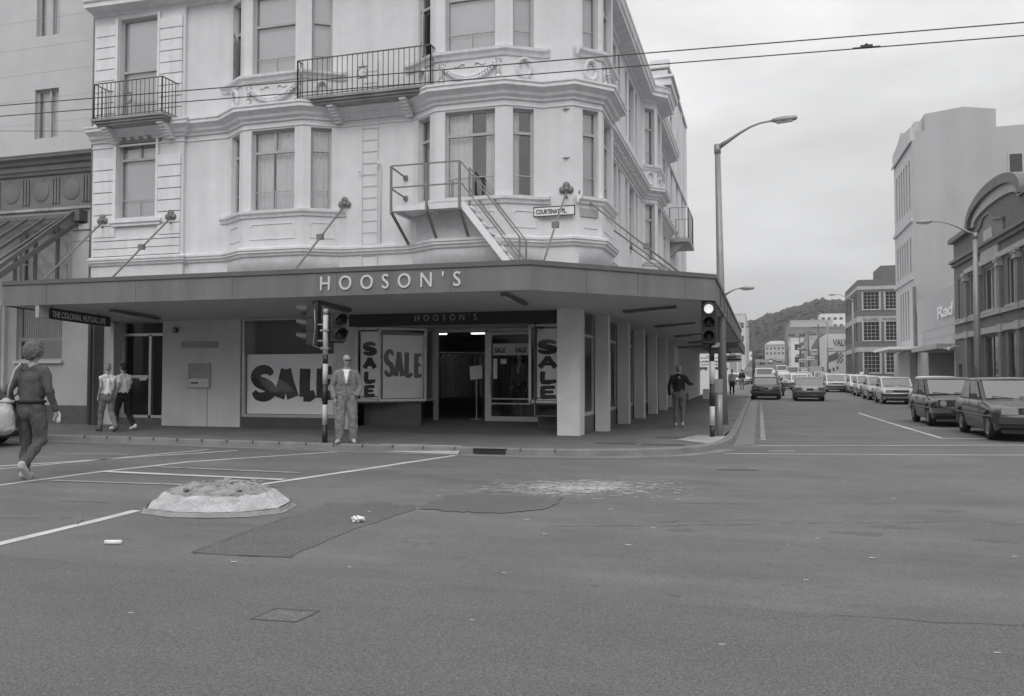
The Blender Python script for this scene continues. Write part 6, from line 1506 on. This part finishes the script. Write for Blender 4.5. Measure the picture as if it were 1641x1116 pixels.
    for s,q in ((-1,Lp),(1,Rp)):
        A,B,C,D=[Vector(p) for p in q]; o=Vector((s*.012,0,.004)); seg_=[(.045,.46),(.50,.95)] if kind in('sedan','hatch') else ([(.04,.30),(.34,.62),(.66,.96)] if kind in ('wagon','van') else [(.08,.93)])
        for f0,f1 in seg_:
            q2=[A.lerp(B,f0).lerp(D.lerp(C,f0),.05),A.lerp(B,f1).lerp(D.lerp(C,f1),.05),A.lerp(B,f1).lerp(D.lerp(C,f1),.90),A.lerp(B,f0).lerp(D.lerp(C,f0),.90)]
            if kind=='van' and f0<.6 and f0>.0 and s==9: continue
            mb=MB(); mb.quad(*[p+o for p in (q2 if s>0 else q2[::-1])]); mb.build('side_window','carglass',t)
    # wheels
    for wy in (wf,wr):
        for s in (-1,1):
            x=s*(W-.10); mb=MB(); mb.lathe((x,wy,r),[(.18,-.09),(r-.02,-.09),(r,-.06),(r,.06),(r-.02,.09),(.18,.09)],18,'x'); ty=mb.build('wheel','tyre',t)
            mb=MB(); mb.lathe((x+s*.06,wy,r),[(.0,.02*s),(.06,.03*s),(.08,.0),(.15,-.015*s),(.185,.03*s)],16,'x'); mb.build('rim','rim',ty)
    # bumpers, lights, grille
    zf=.46 if kind!='van' else .5
    for s,yy,nm in ((1,y1,'bumper'),(-1,y0,'bumper')):
        mb=MB(); mb.obox((-W*.95,yy-.03*s,zf-.07),(W*1.9,0,0),(0,.10*s,0),(0,0,.14)); 
        for sx in (-1,1): mb.obox((sx*W*.95,yy+.07*s,zf-.07),(sx*.05,-.06*s,0),(0,-.4*s,0),(0,0,.14))
        mb.build(nm,'rubber' if kind in('sedan','van') else 'chrome',t)
    hzt=.66 if kind!='van' else .80
    for s in (-1,1):
        mb=MB(); 
        if kind=='hatch': mb.cyl((s*(W*.66),y1-.03,hzt-.0),(s*(W*.66),y1+.02,hzt),.085,16,smooth=False)
        else: mb.box(s*(W*.50),s*(W*.88),y1-.05,y1+.012,hzt-.075,hzt+.07)
        mb.build('headlight','headl',t)
        mb=MB(); mb.box(s*(W*.55),s*(W*.90),y0-.012,y0+.03,.62,.78) if kind!='van' else mb.box(s*(W*.80),s*(W*.95),y0-.012,y0+.03,.7,1.0)
        mb.build('tail_light','taill',t)
        mb=MB(); mb.box(s*(W+.0),s*(W+.14),ws0-.22,ws0-.10,bz+.02,bz+.14); mb.bar((s*W*.88,ws0-.16,bz+.03),(s*(W+.05),ws0-.16,bz+.06),.03); mb.build('door_mirror','rubber',t)
    mb=MB(); gwid=W*.49 if kind!='hatch' else W*.82
    if kind=='hatch':
        mb.box(-gwid,gwid,y1-.04,y1+.004,hzt-.10,hzt+.09)
    else: mb.box(-gwid,gwid,y1-.04,y1+.006,hzt-.07,hzt+.065)
    gr=mb.build('grille','black',t); mb=MB()
    for k in range(3): mb.box(-W*.42,W*.42,y1+.006,y1+.014,hzt-.05+.045*k,hzt-.042+.045*k)
    mb.build('grille_bar','chrome',gr)
    mb=MB(); mb.box(-.19,.19,y1+.07,y1+.078,zf-.05,zf+.06); mb.build('number_plate','black',t); mb=MB(); mb.box(-.19,.19,y0-.078,y0-.07,zf-.05,zf+.06) if kind=='van' else mb.box(-.19,.19,y0-.02,y0-.01,.62,.73); mb.build('number_plate','black',t)
    mb=MB()
    for s in (-1,1):
        x=s*(W+.002); mb.box(x-.004,x+.004,y0+.35,y1-.35,.52,.545) if kind!='ute' else None
        for yy in ((wr+.62,ws0-.10) if kind=='hatch' else (wr+.40,-.35,ws0-.05)): mb.box(s*W*.985-.006,s*W*.985+.006,yy,yy+.008,.30,bz-.02)
        for yy in (-.28,wr+.5): mb.box(s*W,s*(W+.02),yy,yy+.12,.74,.76)
    mb.build('trim_line','chrome',t)
    if kind=='ute':
        mb=MB(); mb.box(-W*.86,W*.86,y0+.1,rw0-.05,.885,.93); mb.build('tray_cover','rubber',t)
    return t
PROTO={}
used={}
def car(kind,paintm,u,v,rz,label,z=None,cat=None,name=None,group='cars along the side street',sz=1):
    if kind not in PROTO: PROTO[kind]=carmesh(kind); c=PROTO[kind]
    else: c=copytree(PROTO[kind])
    c.location=(u,v,zg(v)+.004 if z is None else z); sl=math.atan2(zg(v+2)-zg(v-2),4); c.rotation_euler=(sl*(1 if abs(rz)<90 else -1),0,R(rz)); c['label']=label; c['category']=cat or ('van' if kind=='van' else 'car'); c['group']=group
    c.name=name or ('parked_van' if kind=='van' else 'parked_ute' if kind=='ute' else 'parked_car')
    for ch in c.children:
        if ch.name.split('.')[0] in ('body','roof','cabin_shell'):
            ch.material_slots[0].link='OBJECT'; ch.material_slots[0].material=M[paintm]
    return c
# facing the camera (front = -v) -> rz 180
car('sedan','paint_mid',5.68,22.15,180,'dark sedan nearest the camera at the right edge, facing us',name='waiting_car')
car('hatch','paint_dark',5.38,27.3,180,'dark hatchback with round headlamps, second from the right edge',name='waiting_car')
car('ute','paint_white',7.35,39.6,180,'white pickup partly hidden behind the dark round-lamped hatchback')
car('sedan','paint_cream',6.85,47.8,180,'pale sedan with dark grille in the parked row, left of the white pickup')
car('sedan','paint_silver',6.95,54.3,180,'silver sedan between the pale sedan and the chrome bumpered car in the parked row')
car('hatch','paint_silver',7.0,60.8,180,'silver car with chrome bumper, next past the pale sedan in the parked row')
RW=[('sedan','paint_white'),('hatch','paint_silver'),('sedan','paint_cream'),('wagon','paint_grey'),('hatch','paint_white'),('sedan','paint_silver'),('sedan','paint_mid'),('hatch','paint_cream')]
nth=['fourth','fifth','sixth','seventh','eighth','ninth','tenth','eleventh']
for i,(k,p) in enumerate(RW): car(k,p,7.25,67.5+6.1*i,180,'%s parked car of the long kerbside row on the right, %s'%(nth[i],{'paint_white':'white','paint_silver':'silver','paint_cream':'pale','paint_grey':'grey','paint_mid':'dark'}[p]))
car('sedan','paint_grey',2.75,52.2,0,'grey sedan driving away up the middle of the street, seen from behind',name='moving_car')
car('sedan','paint_dark',.42,54.0,-3,'dark sedan at the left kerb just past the dotted line, seen from behind')
car('hatch','paint_silver',.35,61.5,0,'silver hatchback parked in front of the dark sedan at the left kerb')
car('wagon','paint_grey',.4,68.5,0,'grey wagon third along the left kerb')
car('van','paint_white',.45,86,0,'white van parked at the left kerb beyond the cars')
car('van','paint_mid',.6,110,0,'dark van parked at the left kerb, farther than the white one')
car('sedan','paint_white',4.7,95,180,'white sedan coming down the street towards us',name='moving_car')
car('sedan','paint_cream',5.9,72,180,'pale sedan passing the parked row, just right of the grey car seen from behind',name='moving_car')
car('ute','paint_silver',3.1,118,0,'silver pickup driving away up the hill',name='moving_car')
car('van','paint_cream',4.6,128,0,'pale van driving away up the hill beside the silver pickup',name='moving_van')
car('van','paint_silver',9.2,132,180,'silver van near the painted gable wall')
car('sedan','paint_mid',7.6,118,0,'dark sedan at the right kerb before the painted gable wall')
car('wagon','paint_grey',1.7,140,0,'grey wagon far up the street by the left kerb')
for i,(u,v,k,p,l) in enumerate(((1.0,300,'sedan','paint_mid','dark car far up the slope at the left kerb'),(4.0,315,'van','paint_white','white van far up the slope'),(7.2,330,'sedan','paint_silver','silver car far up the slope in the centre'),(9.4,310,'wagon','paint_cream','pale wagon far up the slope by the right kerb'),(5.5,350,'sedan','paint_grey','grey car highest up the slope'))): car(k,p,u,v,0,l)
car('sedan','paint_white',-3.2,98,70,'white car parked in the open lot left of the street',z=.42)
car('sedan','paint_cream',-3.0,104,80,'pale car parked in the open lot behind the white one',z=.5)
car('sedan','paint_grey',-16.5,12.9,90,'grey car at the left edge behind the walking man, only its tail in view',group='cars on the cross street',name='moving_car')
car('hatch','paint_white',3.4,78,180,'white hatchback coming towards us ahead of the white sedan',name='moving_car')
car('sedan','paint_silver',2.9,84,0,'silver sedan driving away beyond the grey one in the middle of the street',name='moving_car')
car('wagon','paint_cream',5.2,108,180,'pale wagon coming down the middle of the street',name='moving_car')
for i,(u,v,k,p,l) in enumerate(((.45,76,'hatch','paint_mid','dark hatchback fourth along the left kerb'),(.5,94,'sedan','paint_cream','pale sedan fifth along the left kerb'),(.5,100.5,'hatch','paint_silver','silver hatchback sixth along the left kerb'),(.6,120,'sedan','paint_white','white sedan seventh along the left kerb'),
    (7.5,124,'van','paint_grey','grey van at the right kerb before the painted gable wall'),(7.5,146,'sedan','paint_white','white sedan at the right kerb before the gabled shed'),(7.5,153,'hatch','paint_mid','dark hatchback at the right kerb before the gabled shed'),(7.5,160,'wagon','paint_silver','silver wagon at the right kerb before the gabled shed'),
    (3.6,150,'van','paint_white','white van driving away far up the middle of the street'),(5.4,170,'sedan','paint_mid','dark sedan far up the middle of the street'))): car(k,p,u,v,0 if u<3.8 else 180,l)
# power poles of the far street
for i,(u,v) in enumerate(((8.9,138),(8.9,165),(8.9,200),(-.9,130),(-.9,175),(8.9,240))):
    t=wthing('power_pole','%s timber power pole along the far street'%('nearest right-hand','second right-hand','third right-hand','nearest left-hand','second left-hand','farthest')[i],'power pole',(u,v,zg(v)),group='far power poles')
    mb=MB(); mb.cyl((u,v,zg(v)),(u,v,zg(v)+8.5),.14,8,.1); mb.build('pole','wood',t); mb=MB(); mb.box(u-1,u+1,v-.06,v+.06,zg(v)+7.9,zg(v)+8.05); mb.build('crossarm','wood',t)
# shop signs and verandas on the far right side
for (v,z,w,h,m) in ((150,5.2,.9,.9,'far0'),(158,4.4,1.2,.6,'white'),(181,6.2,1.0,1.6,'far3'),(199,7.4,1.2,.8,'rail'),(187,4.6,1.3,.6,'white'),(207,6.0,1.0,.8,'far0')):
    mb=MB(); mb.box(9.6-w-.2,9.5,v,v+.15,z,z+h); o=mb.build('shop_sign',m); mb=MB(); mb.box(9.6-w-.1,9.4,v-.02,v,z+h*.35,z+h*.6); mb.build('sign_band','rail' if m!='rail' else 'far0',o); tag(o,'projecting shop sign %.0f metres up the right side of the street, %s'%(v,'dark' if m=='rail' else 'pale'),'sign',group='far shop signs')
block('corner_store','small pale store low on the slope at the end of the street',14.5,24,360,372,8,15.5,'far0',(3,1.2,1.3,[12.0]),None,par=.3)
block('slope_house','small white house among the trees below the hill',-9,-3,470,480,10,15,'far0',(3,1.0,1.2,[12.2]),None,par=.2)
block('slope_house','second small white house among the trees below the hill',20,28,500,508,11,19,'far0',(3,1.0,1.2,[15.5]),None,par=.2)
# motorcycle
t=wthing('motorcycle','dark motorcycle parked beside the cars at the left of the street','motorcycle',(1.55,60,.1))
for dy in (-.65,.65):
    mb=MB(); mb.lathe((1.55,60+dy,.4),[(.2,-.05),(.3,-.05),(.32,0),(.3,.05),(.2,.05)],16,'x'); w=mb.build('wheel','tyre',t)
mb=MB(); mb.tube([(1.55,59.4,.42),(1.55,59.7,.75),(1.55,60.2,.85),(1.55,60.6,.42)],.05,8); mb.ball((1.55,60.05,.55),(.18,.28,.2),10,6); mb.build('frame','rubber',t)
mb=MB(); mb.ball((1.55,60.15,.92),(.15,.28,.12),10,6); mb.build('tank','paint_dark',t); mb=MB(); mb.ball((1.55,59.7,.86),(.14,.3,.06),10,6); mb.build('seat','black',t); mb=MB(); mb.tube([(1.2,60.4,1.1),(1.55,60.5,1.05),(1.9,60.4,1.1)],.02,6); mb.tube([(1.55,60.5,1.05),(1.55,60.65,.42)],.03,6); mb.build('handlebar','chrome',t)
OV0,OV1,SUNE,EXPO=6.9,16.2,.95,0.0
# ------------------------------------------------------------------ light, sky, camera
w=bpy.data.worlds.new("World"); sc.world=w; w.use_nodes=True; nt=w.node_tree; N=nt.nodes; L=nt.links; bg=N['Background']
SUN_EL,SUN_AZ=40,172   # sun behind a bright overcast, behind-left of the camera
sky=N.new('ShaderNodeTexSky'); sky.sky_type='NISHITA'; sky.sun_disc=False; sky.sun_elevation=R(SUN_EL); sky.sun_rotation=R(SUN_AZ); sky.air_density=1; sky.dust_density=4; sky.ozone_density=1
bw=N.new('ShaderNodeRGBToBW'); L.new(sky.outputs[0],bw.inputs[0])
tc=N.new('ShaderNodeTexCoord'); mp=N.new('ShaderNodeMapping'); mp.inputs['Scale'].default_value=(1,1,3.0); L.new(tc.outputs['Generated'],mp.inputs[0])
nz=N.new('ShaderNodeTexNoise'); nz.inputs['Scale'].default_value=3.2; nz.inputs['Detail'].default_value=6; nz.inputs['Roughness'].default_value=.55; L.new(mp.outputs[0],nz.inputs['Vector'])
cr_=N.new('ShaderNodeMapRange'); cr_.inputs['From Min'].default_value=.3; cr_.inputs['From Max'].default_value=.7; cr_.inputs['To Min'].default_value=.82; cr_.inputs['To Max'].default_value=1.13; L.new(nz.outputs['Fac'],cr_.inputs['Value'])
sx=N.new('ShaderNodeSeparateXYZ'); L.new(tc.outputs['Generated'],sx.inputs[0])
ov=N.new('ShaderNodeMapRange'); ov.inputs['From Min'].default_value=0; ov.inputs['From Max'].default_value=.9; ov.inputs['To Min'].default_value=OV0; ov.inputs['To Max'].default_value=OV1; ov.interpolation_type='SMOOTHSTEP'; L.new(sx.outputs[2],ov.inputs['Value'])
m1=N.new('ShaderNodeMath'); m1.operation='MULTIPLY'; L.new(ov.outputs[0],m1.inputs[0]); L.new(cr_.outputs[0],m1.inputs[1])
mx=N.new('ShaderNodeMix'); mx.data_type='FLOAT'; mx.inputs[0].default_value=.88; L.new(bw.outputs[0],mx.inputs[2]); L.new(m1.outputs[0],mx.inputs[3])
cb=N.new('ShaderNodeCombineColor'); 
for i in range(3): L.new(mx.outputs[0],cb.inputs[i])
tint=N.new('ShaderNodeMix'); tint.data_type='RGBA'; tint.blend_type='MULTIPLY'; tint.inputs[0].default_value=1; tint.inputs[7].default_value=(.985,.99,1.0,1); L.new(cb.outputs[0],tint.inputs[6])
L.new(tint.outputs[2],bg.inputs[0]); bg.inputs[1].default_value=.10
sl=bpy.data.lights.new('sun','SUN'); sl.energy=SUNE; sl.angle=R(35); sl.color=(1,.995,.985); so=bpy.data.objects.new('sun',sl); col.objects.link(so)
az=R(SUN_AZ); el=R(SUN_EL); sd_=Vector((math.sin(az)*math.cos(el),math.cos(az)*math.cos(el),math.sin(el)))
so.rotation_euler=sd_.to_track_quat('Z','Y').to_euler()
cam=bpy.data.cameras.new('camera'); co=bpy.data.objects.new('camera',cam); col.objects.link(co); co.location=(0,0,1.4)
cam.sensor_width=36; cam.lens=1330/1641*36; cam.clip_end=6000; cam.clip_start=.05
PH=math.atan(396.5*math.cos(R(1.981))/1330); co.rotation_euler=(R(90+1.981),0,PH)
sc.camera=co
sc.render.resolution_x=1024; sc.render.resolution_y=696
sc.view_settings.view_transform='Standard'; sc.view_settings.look='None'; sc.view_settings.exposure=EXPO; sc.view_settings.gamma=1
sc.cycles.max_bounces=8; sc.cycles.transparent_max_bounces=16

hm=bpy.data.materials.new('haze'); hm.use_nodes=True; hn=hm.node_tree; hn.nodes.remove(hn.nodes['Principled BSDF'])
pv_=hn.nodes.new('ShaderNodeVolumePrincipled'); pv_.inputs['Color'].default_value=(.8,.81,.83,1); pv_.inputs['Density'].default_value=.00029; hn.links.new(pv_.outputs[0],hn.nodes['Material Output'].inputs['Volume'])
hb_=MB(); hb_.box(-720,720,-320,1420,-1.5,120); ho=hb_.build('haze',hm); tag(ho,kind='stuff')
